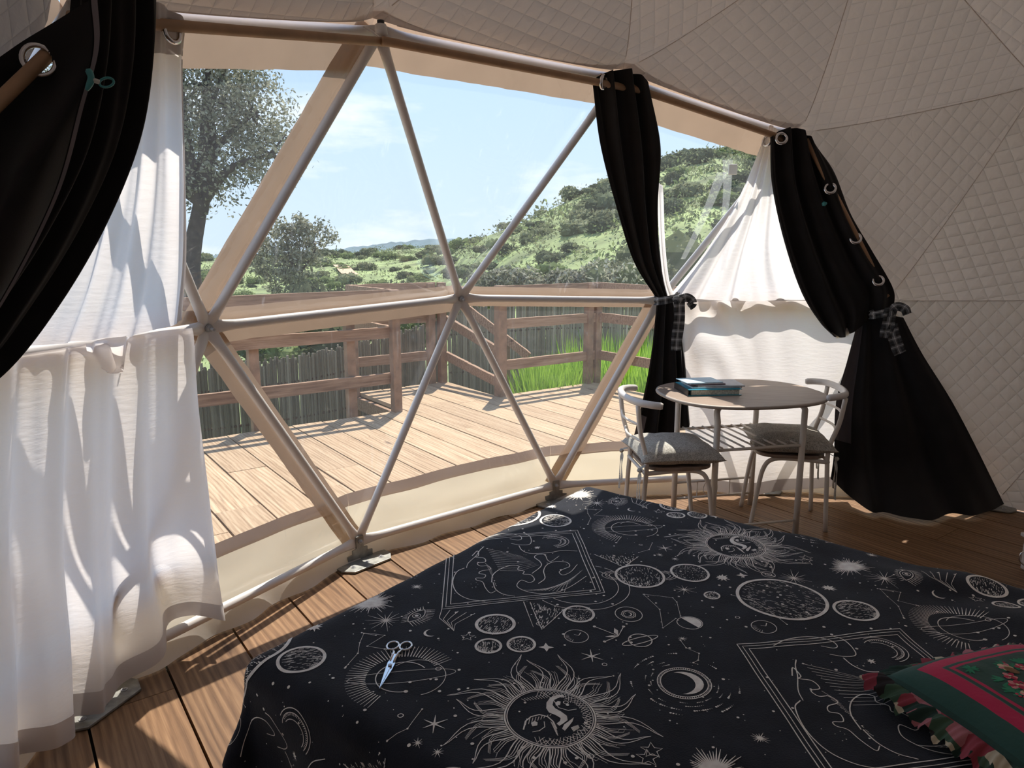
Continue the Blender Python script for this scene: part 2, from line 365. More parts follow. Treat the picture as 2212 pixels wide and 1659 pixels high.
# ================================================================ THE SETTING
# ---- dome nodes (three-frequency geodesic sphere)
def dnode(az, el, r=DR):
    a = math.radians(az) + DPH; e = math.radians(el)
    return DC + Vector((cos(e)*sin(a), cos(e)*cos(a), sin(e)))*r
SNAP = {(22.4, 31): (815, 68), (49.6, 31): (1334, 169), (72, 27): (1712, 292), (0, 27): (152, 18),
        (36, 11): (992, 643), (11.8, 10): (443, 706), (60.2, 10): (1422, 648),
        (24.2, -10): (770, 1168), (47.8, -10): (1197, 1047)}
Z0 = DC.z - DR*sin(math.radians(10.2))
def geo():
    t = math.atan(0.5); V = [Vector((0, 0, 1))]
    def sp(az, el): return Vector((cos(el)*sin(az), cos(el)*cos(az), sin(el)))
    for k in range(5): V.append(sp(k*2*pi/5, t))
    for k in range(5): V.append(sp((k+.5)*2*pi/5, -t))
    V.append(Vector((0, 0, -1))); F = []
    for k in range(5):
        n = (k+1) % 5; F += [(0, 1+k, 1+n), (1+k, 6+k, 1+n), (6+k, 6+n, 1+n), (11, 6+n, 6+k)]
    P = {}; T = []
    for a, b, c in F:
        g = {}
        for i in range(4):
            for j in range(4-i):
                v = (V[a]*i + V[b]*j + V[c]*(3-i-j)).normalized()
                az = math.degrees(atan2(v.x, v.y)); el = math.degrees(math.asin(max(-1, min(1, v.z))))
                if el > 89: az = 0
                key = (round(((az+180) % 360)-180, 1), round(el)); key = (key[0]+0.0 if abs(key[0]) > 0.05 else 0.0, key[1])
                if key[0] == -180.0: key = (180.0, key[1])
                P[key] = (az, el); g[i, j] = key
        for i in range(3):
            for j in range(3-i):
                T.append((g[i, j], g[i+1, j], g[i, j+1]))
                if i+j < 2: T.append((g[i+1, j], g[i+1, j+1], g[i, j+1]))
    T = [t_ for t_ in T if min(k[1] for k in t_) >= -11]
    keep = set(k for t_ in T for k in t_)
    return {k: P[k] for k in keep}, T
GP, GT = geo()
NODE = {}
for k, (az, el) in GP.items():
    q = dnode(az, el)
    if k[1] <= -9: q = dnode(az, -10.2); q.z = Z0
    for sk, px in SNAP.items():
        if abs(k[0]-sk[0]) < 0.3 and k[1] == sk[1]:
            q = at(px[0], px[1], Z0) if k[1] < 0 else sph(px[0], px[1], 0)
    NODE[k] = q
def nd(az, el):
    return min(NODE, key=lambda k: abs(k[0]-az) + 5*abs(k[1]-el))
nA, nG, nH, nL2 = nd(22.4, 31), nd(49.6, 31), nd(72, 27), nd(0, 27)
nB, nC, nF, nR1, nL1 = nd(36, 11), nd(11.8, 10), nd(60.2, 10), nd(83.8, 10), nd(-11.8, 10)
nD, nE, nJ, nK, nI, nL0 = nd(24.2, -10), nd(47.8, -10), nd(72, -11), nd(96.2, -10), nd(0, -11), nd(-24.2, -10)
WIN = [frozenset(t_) for t_ in ((nL1, nL2, nC), (nL2, nC, nA), (nC, nA, nB), (nA, nB, nG), (nB, nG, nF), (nG, nF, nH), (nF, nH, nR1),
       (nL1, nL0, nI), (nL1, nI, nC), (nI, nC, nD), (nC, nD, nB), (nD, nB, nE), (nB, nE, nF), (nE, nF, nJ), (nF, nJ, nR1), (nJ, nR1, nK))]
WINSET = set(WIN)
def inward(q): return (DC - q).normalized()
# ---- quilted lining of the dome, panel by panel
ceil_o = empty('ceiling', DC + Vector((0, 0, DR)), kind='structure', label='white quilted lining of the dome ceiling')
wall_r = empty('wall_right', tuple(dnode(120, -10)), kind='structure', label='white quilted dome wall right of the window')
wall_b = empty('wall_back', tuple(dnode(220, -10)), kind='structure', label='white quilted dome wall behind the bed')
winc = sum((NODE[k] for t_ in WIN for k in t_), Vector())/(3*len(WIN))
wnodes = set(k for t_ in WIN for k in t_)
LN = {}
for k, q in NODE.items():
    r = q + inward(q)*0.03
    if k in wnodes and k not in (nB, nC, nF):
        tdir = (q - winc); nrm = inward(q); tdir -= nrm*tdir.dot(nrm)
        r += tdir.normalized()*0.045
    if k[1] < -5: r.z = 0.004
    LN[k] = r
FR = {k: (inward(q).orthogonal().normalized(), inward(q).cross(inward(q).orthogonal().normalized())) for k, q in NODE.items()}
def lining_panel(t_, parent):
    A, B, C_ = (LN[k] for k in t_); n = 16; mb = MB(); idx = {}
    X = (B-A).normalized(); Nn = (B-A).cross(C_-A).normalized(); Y = Nn.cross(X); uv = []
    for i in range(n+1):
        for j in range(n+1-i):
            u, v = i/n, j/n; w = 1-u-v
            q = A*w + B*u + C_*v
            q0 = q.copy(); inn = inward(q)
            q = q + inn*(0.055*(1-(u*u+v*v+w*w)) )
            for k in t_:
                dv = q0-LN[k]; d = dv.length
                if 0.03 < d < 0.6:
                    e1, e2 = FR[k]; ang = atan2(dv.dot(e1), dv.dot(e2))
                    q += inn*(0.009*sin(9*ang+k[0])*exp(-d/0.16) + 0.006*sin(17*ang+2*k[0])*exp(-d/0.1))
                q -= inn*(0.05*exp(-d/0.10))
            if min(k[1] for k in t_) < -5 and q.z < 0.004: q.z = 0.004
            idx[i, j] = len(mb.v); mb.v.append(q); uv.append(((q0-A).dot(X), (q0-A).dot(Y)))
    for i in range(n):
        for j in range(n-i):
            mb.f.append((idx[i, j], idx[i+1, j], idx[i, j+1]))
            if i+j < n-1: mb.f.append((idx[i+1, j], idx[i+1, j+1], idx[i, j+1]))
    mb.uv = uv
    mb.build('lining_panel', W_QUILT, parent, smooth=True)
for t_ in GT:
    if frozenset(t_) in WINSET: continue
    zc = sum(k[1] for k in t_)/3
    azm = sum((NODE[k] for k in t_), Vector())/3
    par = ceil_o if zc > 16 else (wall_r if azm.x > DC.x + 0.3 else wall_b)
    lining_panel(t_, par)
W_SEAM = pmat('seam thread', (0.76, 0.67, 0.61), 0.9)
done = set()
for t_ in GT:
    if frozenset(t_) in WINSET: continue
    for i in range(3):
        a, b = t_[i], t_[(i+1) % 3]
        if frozenset((a, b)) in done or (a[1] < -5 and b[1] < -5): continue
        done.add(frozenset((a, b))); A, B = LN[a], LN[b]; P = []
        for j in range(17):
            u = j/16; q = A*(1-u)+B*u; inn = inward(q); d1 = (q-A).length; d2 = (q-B).length; P.append(q+inn*(0.055*(1-(u*u+(1-u)**2))-0.0005-0.05*exp(-d1/0.10)-0.05*exp(-d2/0.10)))
        par = ceil_o if (a[1]+b[1])/2 > 14 else (wall_r if (A.x+B.x)/2 > DC.x+0.3 else wall_b)
        MB().tube(P[1:-1], 0.0024, 6).build('seam', W_SEAM, par, smooth=True)
# ---- outer weatherproof shell of the dome (keeps the daylight out except through the window)
W_SHELL = pmat('white outer vinyl cover', (0.72, 0.70, 0.66), 0.5)

# ---- window of clear vinyl panes, welded strips and skirt
win = empty('window_1', tuple(NODE[nE]), kind='structure', label='wide faceted window of clear vinyl panes in the dome wall')
def out(q, d):
    return q - inward(q)*d
for t_ in WIN:
    A, B, C_ = (out(NODE[k], 0.026) for k in t_); n = 8; mb = MB(); idx = {}
    for i in range(n+1):
        for j in range(n+1-i):
            u, v = i/n, j/n; w = 1-u-v; q = A*w+B*u+C_*v
            q = out(q, 0.02*27*u*v*w*noise.noise(q*1.7))
            idx[i, j] = len(mb.v); mb.v.append(q)
    for i in range(n):
        for j in range(n-i):
            mb.f.append((idx[i, j], idx[i+1, j], idx[i, j+1]))
            if i+j < n-1: mb.f.append((idx[i+1, j], idx[i+1, j+1], idx[i, j+1]))
    mb.build('pane', W_PVC, win, smooth=True)
def strip(a, b, w0, w1, mat, off=0.036, nm='welded_strip', wob=0.004):
    A, B = NODE[a], NODE[b]; T = (B-A).normalized(); G = []
    for i in range(25):
        q = A + (B-A)*(i/24); Nn = inward(q); S_ = T.cross(Nn).normalized()
        wa = w0 + wob*noise.noise(Vector((i*0.9, a[0], 1))); wb = w1 + wob*noise.noise(Vector((i*0.9, b[0], 5)))
        G.append([out(q+S_*wa, off), out(q, off+0.002), out(q-S_*wb, off)])
    mb = MB(); mb.grid(G); mb.build(nm, mat, win, smooth=True)
for a, b, w0, w1 in ((nA, nC, 0.085, 0.05), (nC, nD, 0.055, 0.065), (nC, nB, 0.085, 0.06), (nB, nF, 0.055, 0.055), (nE, nF, 0.075, 0.05),
                     (nL2, nA, 0.17, 0.11), (nA, nG, 0.15, 0.11), (nG, nH, 0.17, 0.11), (nL1, nC, 0.06, 0.06), (nF, nR1, 0.06, 0.06),
                     (nH, nR1, 0.05, 0.05), (nL2, nL1, 0.05, 0.05)):
    strip(a, b, w0, w1, W_STRIP)
BASE = [nL0, nI, nD, nE, nJ, nK]
def wallpt(q, z, off):
    """point of the outer cover above base point q at height z"""
    r0 = sqrt(max(DR**2-(Z0-DC.z)**2, 0)); r1 = sqrt(max(DR**2-(z-DC.z)**2, 0))
    h = Vector((q.x-DC.x, q.y-DC.y, 0)); d = h.normalized()
    return Vector((q.x, q.y, z)) + d*((r1-r0)*0.6+off)
for a, b in zip(BASE, BASE[1:]):
    A, B = NODE[a], NODE[b]
    for z0, z1, mat, off, nm, nz_ in ((0.012, 0.285, W_SKIRT, 0.045, 'skirt_panel', 8), (0.27, 0.335, W_SKTOP, 0.041, 'skirt_border', 3)):
        G = []
        for i in range(nz_+1):
            row = []
            for j in range(21):
                u = j/20; q = A+(B-A)*u; z = z0+(z1-z0)*i/nz_
                bow = 0.055*sin(pi*u)
                row.append(wallpt(q, z + (0.008*noise.noise(Vector((u*5, a[0], 3))) if i == nz_ or nm == 'skirt_border' else 0), off+bow*0.6+0.006*noise.noise(Vector((u*6+a[0], z*9, 0)))))
            G.append(row)
        mb = MB(); mb.grid(G); mb.build(nm, mat, win, smooth=True)
    G = []
    for i in range(6):
        row = []; f = i/5
        for j in range(41):
            u = j/40; q = A+(B-A)*u; d = Vector((q.x-DC.x, q.y-DC.y, 0)).normalized()
            z = Z0*(1-f)*0.93 + 0.004; w = 0.012*f*sin(u*23+a[0])+0.02*f*noise.noise(Vector((u*9, a[0], 0)))
            row.append(Vector((q.x, q.y, z)) + d*(0.018-0.045*f+w))
        G.append(row)
    mb = MB(); mb.grid(G); mb.build('ground_flap', W_FLAP, win, smooth=True)

# ---- tubular frame
frame = empty('dome_frame', tuple(Vector((NODE[nE].x, NODE[nE].y, 0))), 'white tubular steel frame of the dome, struts bolted at flattened ends', 'frame')
edges = set()
for t_ in WIN:
    tl = list(t_)
    for i in range(3): edges.add(frozenset((tl[i], tl[(i+1) % 3])))
def strut(a, b):
    A, B = NODE[a].copy(), NODE[b].copy(); T = (B-A).normalized(); Ln = (B-A).length; mid = (A+B)/2
    Nn = inward(mid); side = T.cross(Nn).normalized(); r = 0.0205
    ds = [0.0, 0.035, 0.06, 0.09, 0.13, 0.18]; fl = [(1.45, 0.22), (1.45, 0.24), (1.35, 0.42), (1.18, 0.75), (1.04, 0.95), (1, 1)]
    pts = [A + T*(d-0.012) for d in ds] + [B - T*(d-0.012) for d in reversed(ds)]
    bow = random.uniform(-0.006, 0.006)
    pts = [q + Nn*(0.012 + bow*(1 if i in (0, len(pts)-1) else 0)) for i, q in enumerate(pts)]
    mb = MB(); mb.tube(pts, r, 14, flat=(side, fl+fl[::-1])); mb.build('strut', W_TUBE, frame, smooth=True)
for e in edges: strut(*tuple(e))
def hexbolt(q, n, r=0.0125, h=0.011):
    n = n.normalized(); a = n.orthogonal().normalized(); b = n.cross(a); mb = MB()
    mb.tube([q, q+n*0.003], r*1.35, 18); mb.tube([q+n*0.003, q+n*(0.003+h)], r, 6); mb.tube([q+n*0.015, q+n*0.032], r*0.5, 10)
    return mb
for k in (nA, nB, nC, nF, nG, nH, nD, nE, nI, nJ, nK, nR1, nL2):
    hexbolt(NODE[k]+inward(NODE[k])*0.022, inward(NODE[k])).build('bolt', W_BOLT, frame)
# foot plates under the base nodes
for k in BASE[1:]:
    q = NODE[k]; d = Vector((q.x-DC.x, q.y-DC.y, 0)).normalized(); t_ = Vector((-d.y, d.x, 0)); O = Vector((q.x, q.y, 0))
    mb = MB()
    mb.xprism([(-0.15, 0.0), (-0.15, 0.06), (-0.11, 0.115), (0.11, 0.115), (0.15, 0.06), (0.15, 0.0)], O - d*0.02 + UP*0.008, t_, -d, UP, 0.010)
    fp = mb.build('foot_plate', W_ZINC, frame, bevel=0.002)
    mb = MB()
    mb.xprism([(-0.075, 0.0), (-0.075, 0.03), (-0.045, 0.035), (-0.045, 0.055), (-0.022, 0.06), (-0.022, Z0+0.02), (0.022, Z0+0.02), (0.022, 0.06), (0.045, 0.055), (0.045, 0.035), (0.075, 0.03), (0.075, 0.0)],
              O - d*0.026 + UP*0.012, t_, UP, d, 0.007)
    mb.build('upright', W_ZINC, fp)
    for x in (-0.085, 0.0, 0.085):
        c = O - d*0.085 + t_*x + UP*0.013; MB().tube([c, c+UP*0.002], 0.012, 14).tube([c, c+UP*0.006], 0.006, 6).build('screw', W_BOLT, fp)

# ---- floor boards
BW = 0.2785; BT0 = 0.398
def clip(poly, nrm, d):
    """keep the part of a 2-D polygon where p.nrm <= d"""
    outp = []
    for i in range(len(poly)):
        a, b = poly[i], poly[(i+1) % len(poly)]; da = a[0]*nrm[0]+a[1]*nrm[1]-d; db = b[0]*nrm[0]+b[1]*nrm[1]-d
        if da <= 0: outp.append(a)
        if (da < 0 < db) or (db < 0 < da):
            f = da/(da-db); outp.append((a[0]+(b[0]-a[0])*f, a[1]+(b[1]-a[1])*f))
    return outp
RB = DR*cos(math.radians(10.2))
floor = empty('floor', (DC.x, DC.y, 0), kind='structure', label='brown wooden floor boards inside the dome')
dome_poly = [(NODE[k].x, NODE[k].y) for k in sorted([k for k in NODE if k[1] < -5], key=lambda k: k[0])]
def inside_clip(poly):
    for i in range(len(dome_poly)):
        a, b = dome_poly[i], dome_poly[(i+1) % len(dome_poly)]
        mx_, my_ = (a[0]+b[0])/2-DC.x, (a[1]+b[1])/2-DC.y; l = sqrt(mx_*mx_+my_*my_); nx, ny = mx_/l, my_/l
        poly = clip(poly, (nx, ny), DC.x*nx+DC.y*ny+l+0.0)
        if len(poly) < 3: return poly
    return poly
rb = random.Random(3)
sc_, tc_ = DC.dot(BS), DC.dot(BT)
for i in range(-14, 20):
    t0 = BT0 + BW*i; cuts = [-9]; s = -4 + rb.random()*2.5
    while s < 5: cuts.append(s); s += 2.1+rb.random()*1.2
    cuts.append(9)
    for s0, s1 in zip(cuts, cuts[1:]):
        g = 0.0045
        cs = [st(s0+0.0015, t0+g), st(s1-0.0015, t0+g), st(s1-0.0015, t0+BW-g), st(s0+0.0015, t0+BW-g)]
        poly = inside_clip([(c.x, c.y) for c in cs])
        if len(poly) >= 3:
            o = MB().prism(poly, -0.03, -0.001*rb.random()).build('floor_board', W_FLOOR, floor)
sub = MB().prism([(DC.x+(p_[0]-DC.x)*1.0, DC.y+(p_[1]-DC.y)*1.0) for p_ in dome_poly][::-1], -0.09, -0.035).build('subfloor', pmat('dark timber under the boards', (0.02, 0.014, 0.01), 0.9), floor)

# ================================================================ OUTSIDE
deck = empty('deck', tuple(st(5.0, 3.0, -0.02)), 'wide deck of sun bleached boards in front of the window', 'deck')
def circ_exit(t, r):
    d = t-tc_; return sc_ + sqrt(max(r*r-d*d, 0.0))
SE, PS, PT0, PT1, TR = 6.10, 7.16, 3.12, 4.30, 5.72       # deck edges in board coordinates
rd_ = random.Random(5)
for i in range(-9, 19):
    t0 = BT0 + BW*i + 0.006; t1 = t0 + BW - 0.012
    if t1 > TR: break
    tm = (t0+t1)/2
    end = PS if PT0-0.05 < tm < PT1 else SE
    def start(t):
        d = abs(t-tc_)
        return circ_exit(t, RB+0.03) if d < RB+0.03 else -1.0
    s0a, s0b = start(t0), start(t1)
    cuts = []
    s = max(s0a, s0b) + 0.5 + rd_.random()*1.6
    while s < end-0.5: cuts.append(s); s += 1.3+rd_.random()*1.4
    cuts = [None] + cuts + [end+rd_.uniform(-0.012, 0.012)]
    for c0, c1 in zip(cuts, cuts[1:]):
        a0 = s0a if c0 is None else c0+0.002; b0 = s0b if c0 is None else c0+0.002
        P = [st(a0, t0), st(c1, t0), st(c1, t1), st(b0, t1)]
        MB().prism([(q.x, q.y) for q in P], -0.04, -0.003*rd_.random()).build('deck_board', W_DECK, deck)
W_JOIST = pmat('dark joist timber', (0.10, 0.06, 0.04), 0.85, var=0.2)
MB().beam(st(SE-0.06, -2.2, -0.12), st(SE-0.06, PT0, -0.12), 0.05, 0.15).build('fascia_board', W_RAIL, deck)
MB().beam(st(SE-0.1, PT0+0.03, -0.11), st(PS, PT0+0.03, -0.11), 0.04, 0.13).build('fascia_board', W_RAIL, deck)
MB().beam(st(PS-0.04, PT0, -0.12), st(PS-0.04, PT1, -0.12), 0.05, 0.15).build('fascia_board', W_RAIL, deck)
MB().beam(st(SE-0.06, PT1, -0.12), st(SE-0.06, TR, -0.12), 0.05, 0.15).build('fascia_board', W_RAIL, deck)
for t_ in (0.2, 2.0, 3.2, 4.2, 5.5):
    MB().beam(st(4.3, t_, -0.14), st(SE-0.1, t_, -0.14), 0.06, 0.16).build('joist', W_JOIST, deck)

# railings
def post(par, s, t, z1, z0=-0.02, w=0.085, lean=0.0):
    MB().beam(st(s, t, z0), st(s, t+lean, z1), w, w, BS).build('post', W_POST, par, bevel=0.006)
def rail(par, a, b, h=0.105, w=0.04, nm='rail'):
    n = 14; mb = MB(); a, b = Vector(a), Vector(b); X = (b-a).normalized(); Y = UP.cross(X).normalized(); Z = X.cross(Y); rows = []
    ph = rb.random()*50
    for i in range(n+1):
        q = a+(b-a)*(i/n); top = h/2+0.006*noise.noise(Vector((i*0.8+ph, 0, 0))); bot = -h/2+0.005*noise.noise(Vector((i*0.8+ph, 4, 0)))
        rows.append([q+Y*(w/2)+Z*bot, q+Y*(w/2)+Z*top, q-Y*(w/2)+Z*top, q-Y*(w/2)+Z*bot])
    for r_ in rows: mb.v += r_
    for i in range(n):
        for k in range(4):
            l = (k+1) % 4; mb.f.append((i*4+k, i*4+l, i*4+4+l, i*4+4+k))
    mb.f += [(3, 2, 1, 0), (n*4, n*4+1, n*4+2, n*4+3)]
    mb.build(nm, W_RAIL, par)
ZR = (0.325, 0.765, 1.115)
r1 = empty('railing', tuple(st(SE, 2.0)), 'long timber railing along the left edge of the deck', 'railing')
for px in (553, 760): 
    q = ats(px, 880, SE+0.09); post(r1, SE+0.09, q.dot(BT), 0.90 if px == 553 else 1.05, z0=-0.75)
post(r1, SE-0.02, ats(855, 880, SE).dot(BT), 1.165)
for z in ZR: rail(r1, st(SE+0.02, -1.6, z-0.015), st(SE+0.02, 3.16, z))
post(r1, SE+0.09, -0.9, 1.15, z0=-0.75)
r2 = empty('railing', tuple(st(PS, 3.6)), 'short timber railing at the back of the stair landing', 'railing')
post(r2, PS, PT1-0.20, 1.155); post(r2, PS-0.02, PT1-0.06, 1.165); post(r2, PS, PT0+0.02, 1.15, z0=-0.6)
for z in ZR[1:]: rail(r2, st(PS+0.03, PT0-0.02, z), st(PS+0.03, PT1-0.12, z))
rail(r2, st(PS+0.03, PT0-0.02, ZR[0]), st(PS+0.03, PT1-0.12, ZR[0]))
for z in ZR[1:]: rail(r2, st(PS, PT0-0.02, z), st(SE+0.05, PT0-0.02, z))
r3 = empty('railing', tuple(st(SE, 5.0)), 'timber railing along the right part of the deck by tall grass', 'railing')
post(r3, SE-0.01, PT1+0.03, 1.17, w=0.10); post(r3, SE-0.0, TR-0.13, 1.155); post(r3, SE-0.0, TR+0.0, 1.155)
for z in ZR: rail(r3, st(SE+0.0, PT1+0.02, z), st(SE+0.0, TR+0.02, z))
for z in ZR: rail(r3, st(SE+0.02, TR+0.02, z), st(2.6, TR+0.02, z))
post(r3, 4.2, TR+0.0, 1.155)
hr = empty('stair_railing', tuple(st(6.6, PT1)), 'sloping timber handrails beside the deck steps', 'railing')
rail(hr, ats(962, 690, PS), st(SE, PT1+0.02, 0.47), 0.10); rail(hr, ats(958, 765, PS), st(SE, PT1+0.02, 0.14), 0.10)
far0 = aty(1000, 660, 8.9); far1 = aty(1142, 770, 8.6); rail(hr, far0, far1, 0.10)
fp_ = aty(1092, 760, 8.75); post(hr, fp_.dot(BS), fp_.dot(BT), fp_.z+0.1, z0=-0.9)

# ---- ground and hills
def ridge(k):
    pts = [(-3, -0.004), (-0.9, -0.004), (-0.40, -0.004), (-0.26, 0.0), (-0.16, 0.008), (-0.10, 0.012), (-0.075, 0.016), (-0.03, 0.034), (0.03, 0.056), (0.08, 0.080), (0.13, 0.095), (0.21, 0.126), (0.28, 0.147), (0.36, 0.132), (0.5, 0.12), (0.9, 0.10), (3, 0.08)]
    for (a, za), (b, zb) in zip(pts, pts[1:]):
        if a <= k <= b: return za+(zb-za)*(k-a)/(b-a) - 0.010 - 0.006/(1+exp(-(k+0.07)*60))
    return 0
def ridge_y(k): return 62 + 70/(1+exp((k+0.07)*45))
def terr(k, f):
    """terrain point: k = x/y direction, f = 0 near .. 1 at the ridge"""
    Y = 9.0 + (ridge_y(k)-9.0)*f**1.3
    e0 = -0.27; sm = 1-(1-f)**1.9
    right = 1/(1+exp(-(k+0.02)*30))
    e = e0 + (ridge(k)-e0)*(sm*(1-right)+ (1-(1-f)**1.6)*right)
    z = CAMH + Y*e + 0.25*noise.noise(Vector((k*Y*0.12, Y*0.12, 0)))*min(1, f*4)
    return Vector((k*Y, Y, z))
W_GRASS = pmat('meadow grass', (0.20, 0.25, 0.09), 0.9, var=0.55, scale=0.35, bump=0.5, bscale=6)
ks = [-1.5+3.0*i/110 for i in range(111)]; fs = [i/46 for i in range(47)]
G = [[terr(k, f) for k in ks] for f in fs]
G.append([Vector((q.x*1.3, q.y*1.35, q.z-14)) for q in G[-1]])
G.insert(0, [Vector((k*9.0, 3.0 if abs(k) < 2 else 3, -0.95)) for k in ks])
gmb = MB(); gmb.grid(G); grd = gmb.build('ground', W_GRASS, smooth=True); tag(grd, 'green meadow and hillside beyond the deck', kind='structure')
W_EARTH = pmat('bare earth under the deck', (0.07, 0.052, 0.035), 0.95, var=0.4, scale=3)
eb = MB().prism([(-9, -6), (12, -6), (12, 9.2), (-9, 9.2)], -1.6, -0.97).build('earth', W_EARTH); tag(eb, 'bare dark earth below the deck', kind='structure')
W_FAR = pmat('far wooded ridge with painted haze', (0.115, 0.17, 0.19), 0.95, var=0.3, scale=0.05, bump=0.6, bscale=0.3)  # bluish distance haze is put into the ridge's base colour
G = []
for i in range(5):
    row = []
    for j in range(70):
        px = 480+700*j/69; f = i/4
        ys = 546-30*max(0, min(1, (px-680)/250))**0.8 if px < 960 else 516+ (px-960)*0.03
        q = aty(px, ys, 430.0); q.z += 1.2*noise.noise(Vector((j*0.6, 0, 0)))
        row.append(Vector((q.x, q.y-60*(1-f), q.z*f + -8*(1-f))))
    G.append(row)
fr_ = MB(); fr_.grid(G); tag(fr_.build('far_ridge', W_FAR, smooth=True), 'wooded ridge on the horizon, its blue green colour painted as distance haze', kind='structure')
W_PATH = pmat('pale sandy track', (0.55, 0.36, 0.24), 0.95, var=0.2, scale=2)

# ---- reed fence
W_REED = leafmat('grey brown reeds', (0.19, 0.165, 0.12), (0.42, 0.37, 0.285), 0.05)
def reed_fence(pl, zb, label, step=0.0105):
    fo = empty('reed_fence', tuple(Vector((pl[0].x, pl[0].y, zb))), label, 'fence')
    mb = MB(); rr = random.Random(9)
    for a, b in zip(pl, pl[1:]):
        Lh = Vector((b.x-a.x, b.y-a.y, 0)); n = max(2, int(Lh.length/step)); d = Lh.normalized(); pp = Vector((-d.y, d.x, 0))
        for i in range(n):
            q = a+(b-a)*(i/n); w = 0.011+0.006*rr.random(); o_ = pp*rr.uniform(-0.012, 0.012); top = q.z+rr.uniform(-0.05, 0.035); le = d*rr.uniform(-0.02, 0.02)
            B0 = Vector((q.x, q.y, zb))+o_; T0 = Vector((q.x, q.y, top))+o_+le
            vs_ = [B0-d*w, B0+pp*w, B0+d*w, B0-pp*w, T0-d*w, T0+pp*w, T0+d*w, T0-pp*w]
            mb.add(vs_, [(0, 1, 5, 4), (1, 2, 6, 5), (2, 3, 7, 6), (3, 0, 4, 7), (4, 5, 6, 7)])
    mb.build('reeds', W_REED, fo, kind='stuff')
    for f in (0.2, 0.5, 0.8):
        MB().tube([Vector((q.x, q.y, zb+(q.z-zb)*f)) for q in pl], 0.016, 5).build('binding_wire', W_JOIST, fo)
F1 = [aty(330, 822, 6.7), aty(430, 792, 7.2), aty(555, 783, 7.5), aty(660, 768, 7.8), aty(760, 744, 8.1), aty(880, 716, 8.6), aty(960, 690, 9.1)]
reed_fence(F1, -0.98, 'low grey reed fence behind the left deck railing')
F2 = [aty(968, 668, 9.6), aty(1060, 660, 9.6), aty(1180, 652, 9.7), aty(1300, 650, 9.9), aty(1420, 655, 9.6)]
reed_fence(F2, -0.98, 'tall grey reed fence behind the right deck railing')

# ---- plants
def leaf_quad(mb, c, size, rr, up=0.0):
    a = Vector((rr.gauss(0, 1), rr.gauss(0, 1), rr.gauss(0, 1)+up)).normalized(); b = a.orthogonal().normalized()
    th = rr.random()*6.28; b = b*cos(th)+a.cross(b)*sin(th); w = size*(0.35+0.25*rr.random())
    mb.add([c-a*size/2, c+b*w/2, c+a*size/2, c-b*w/2], [(0, 1, 2, 3)])
def bush_mesh(name, mat, rr, n, leaf, flat=0.75, lumps=7, matb=None, nb=0):
    """a rounded shrub about 2 m across, standing on z = 0, of overlapping leaf tufts"""
    mb = MB(); L_ = [(Vector((rr.gauss(0, 0.42), rr.gauss(0, 0.42), 0.35+0.45*rr.random()*flat)), 0.32+0.28*rr.random()) for _ in range(lumps)]
    L_.append((Vector((0, 0, 0.4)), 0.75))
    for i in range(n):
        c, r = rr.choice(L_); d = Vector((rr.gauss(0, 1), rr.gauss(0, 1), rr.gauss(0.25, 1))).normalized()
        q = c + d*r*(0.8+0.25*rr.random()); q.z *= flat; q.z = max(q.z, 0.02)
        leaf_quad(mb, q, leaf*(0.6+0.8*rr.random()), rr)
    me_o = mb
    for c, r in L_:      # dark inner mass
        ico = bmesh.new(); bmesh.ops.create_icosphere(ico, subdivisions=1, radius=r*0.78, matrix=Matrix.Translation(Vector((c.x, c.y, c.z*flat))))
        mb.add([v.co for v in ico.verts], [tuple(v.index for v in f.verts) for f in ico.faces]); ico.free()
    return mb
L_DARK = leafmat('dark maquis leaves', (0.065, 0.082, 0.048), (0.165, 0.185, 0.11))
L_GREY = leafmat('grey green leaves', (0.11, 0.13, 0.065), (0.30, 0.31, 0.19))
L_GREEN = leafmat('fresh green leaves', (0.11, 0.145, 0.06), (0.27, 0.32, 0.14))
L_FLOW = leafmat('pale flowering leaves', (0.09, 0.115, 0.045), (0.55, 0.53, 0.42))
L_TREE = leafmat('olive grey tree leaves', (0.11, 0.12, 0.065), (0.56, 0.55, 0.43))
L_GRASS = leafmat('bright grass blades', (0.16, 0.32, 0.02), (0.42, 0.62, 0.09), 0.5)
L_TRUNK = pmat('dark bark', (0.055, 0.042, 0.034), 0.95, var=0.35, scale=10, bump=0.5, bscale=20)
rr = random.Random(21)
PROTO = []
for nm, mat, lab in (('shrub', L_DARK, 'dark rounded shrub on the far hillside'), ('shrub', L_GREY, 'grey green rounded shrub on the far hillside'), ('shrub', L_GREEN, 'fresh green rounded shrub on the far hillside')):
    for q in range(2):
        e = empty(nm, (0, 0, 0), lab, 'shrub', 'shrubs scattered over the hillside')
        bush_mesh(nm, mat, rr, 620, 0.20).build('foliage', mat, e); PROTO.append(e)
first = set()
def put(i, q, s, sz=None, spin=None):
    M_ = Matrix.Translation(q) @ Matrix.Rotation(rr.random()*6.28 if spin is None else spin, 4, 'Z') @ Matrix.Diagonal((s*rr.uniform(.85, 1.25), s*rr.uniform(.85, 1.25), (sz or s), 1))
    if i not in first: first.add(i); PROTO[i].matrix_world = M_; return PROTO[i]
    return copy_tree(PROTO[i], M_)
cnt = 0; placed = []; tries = 0
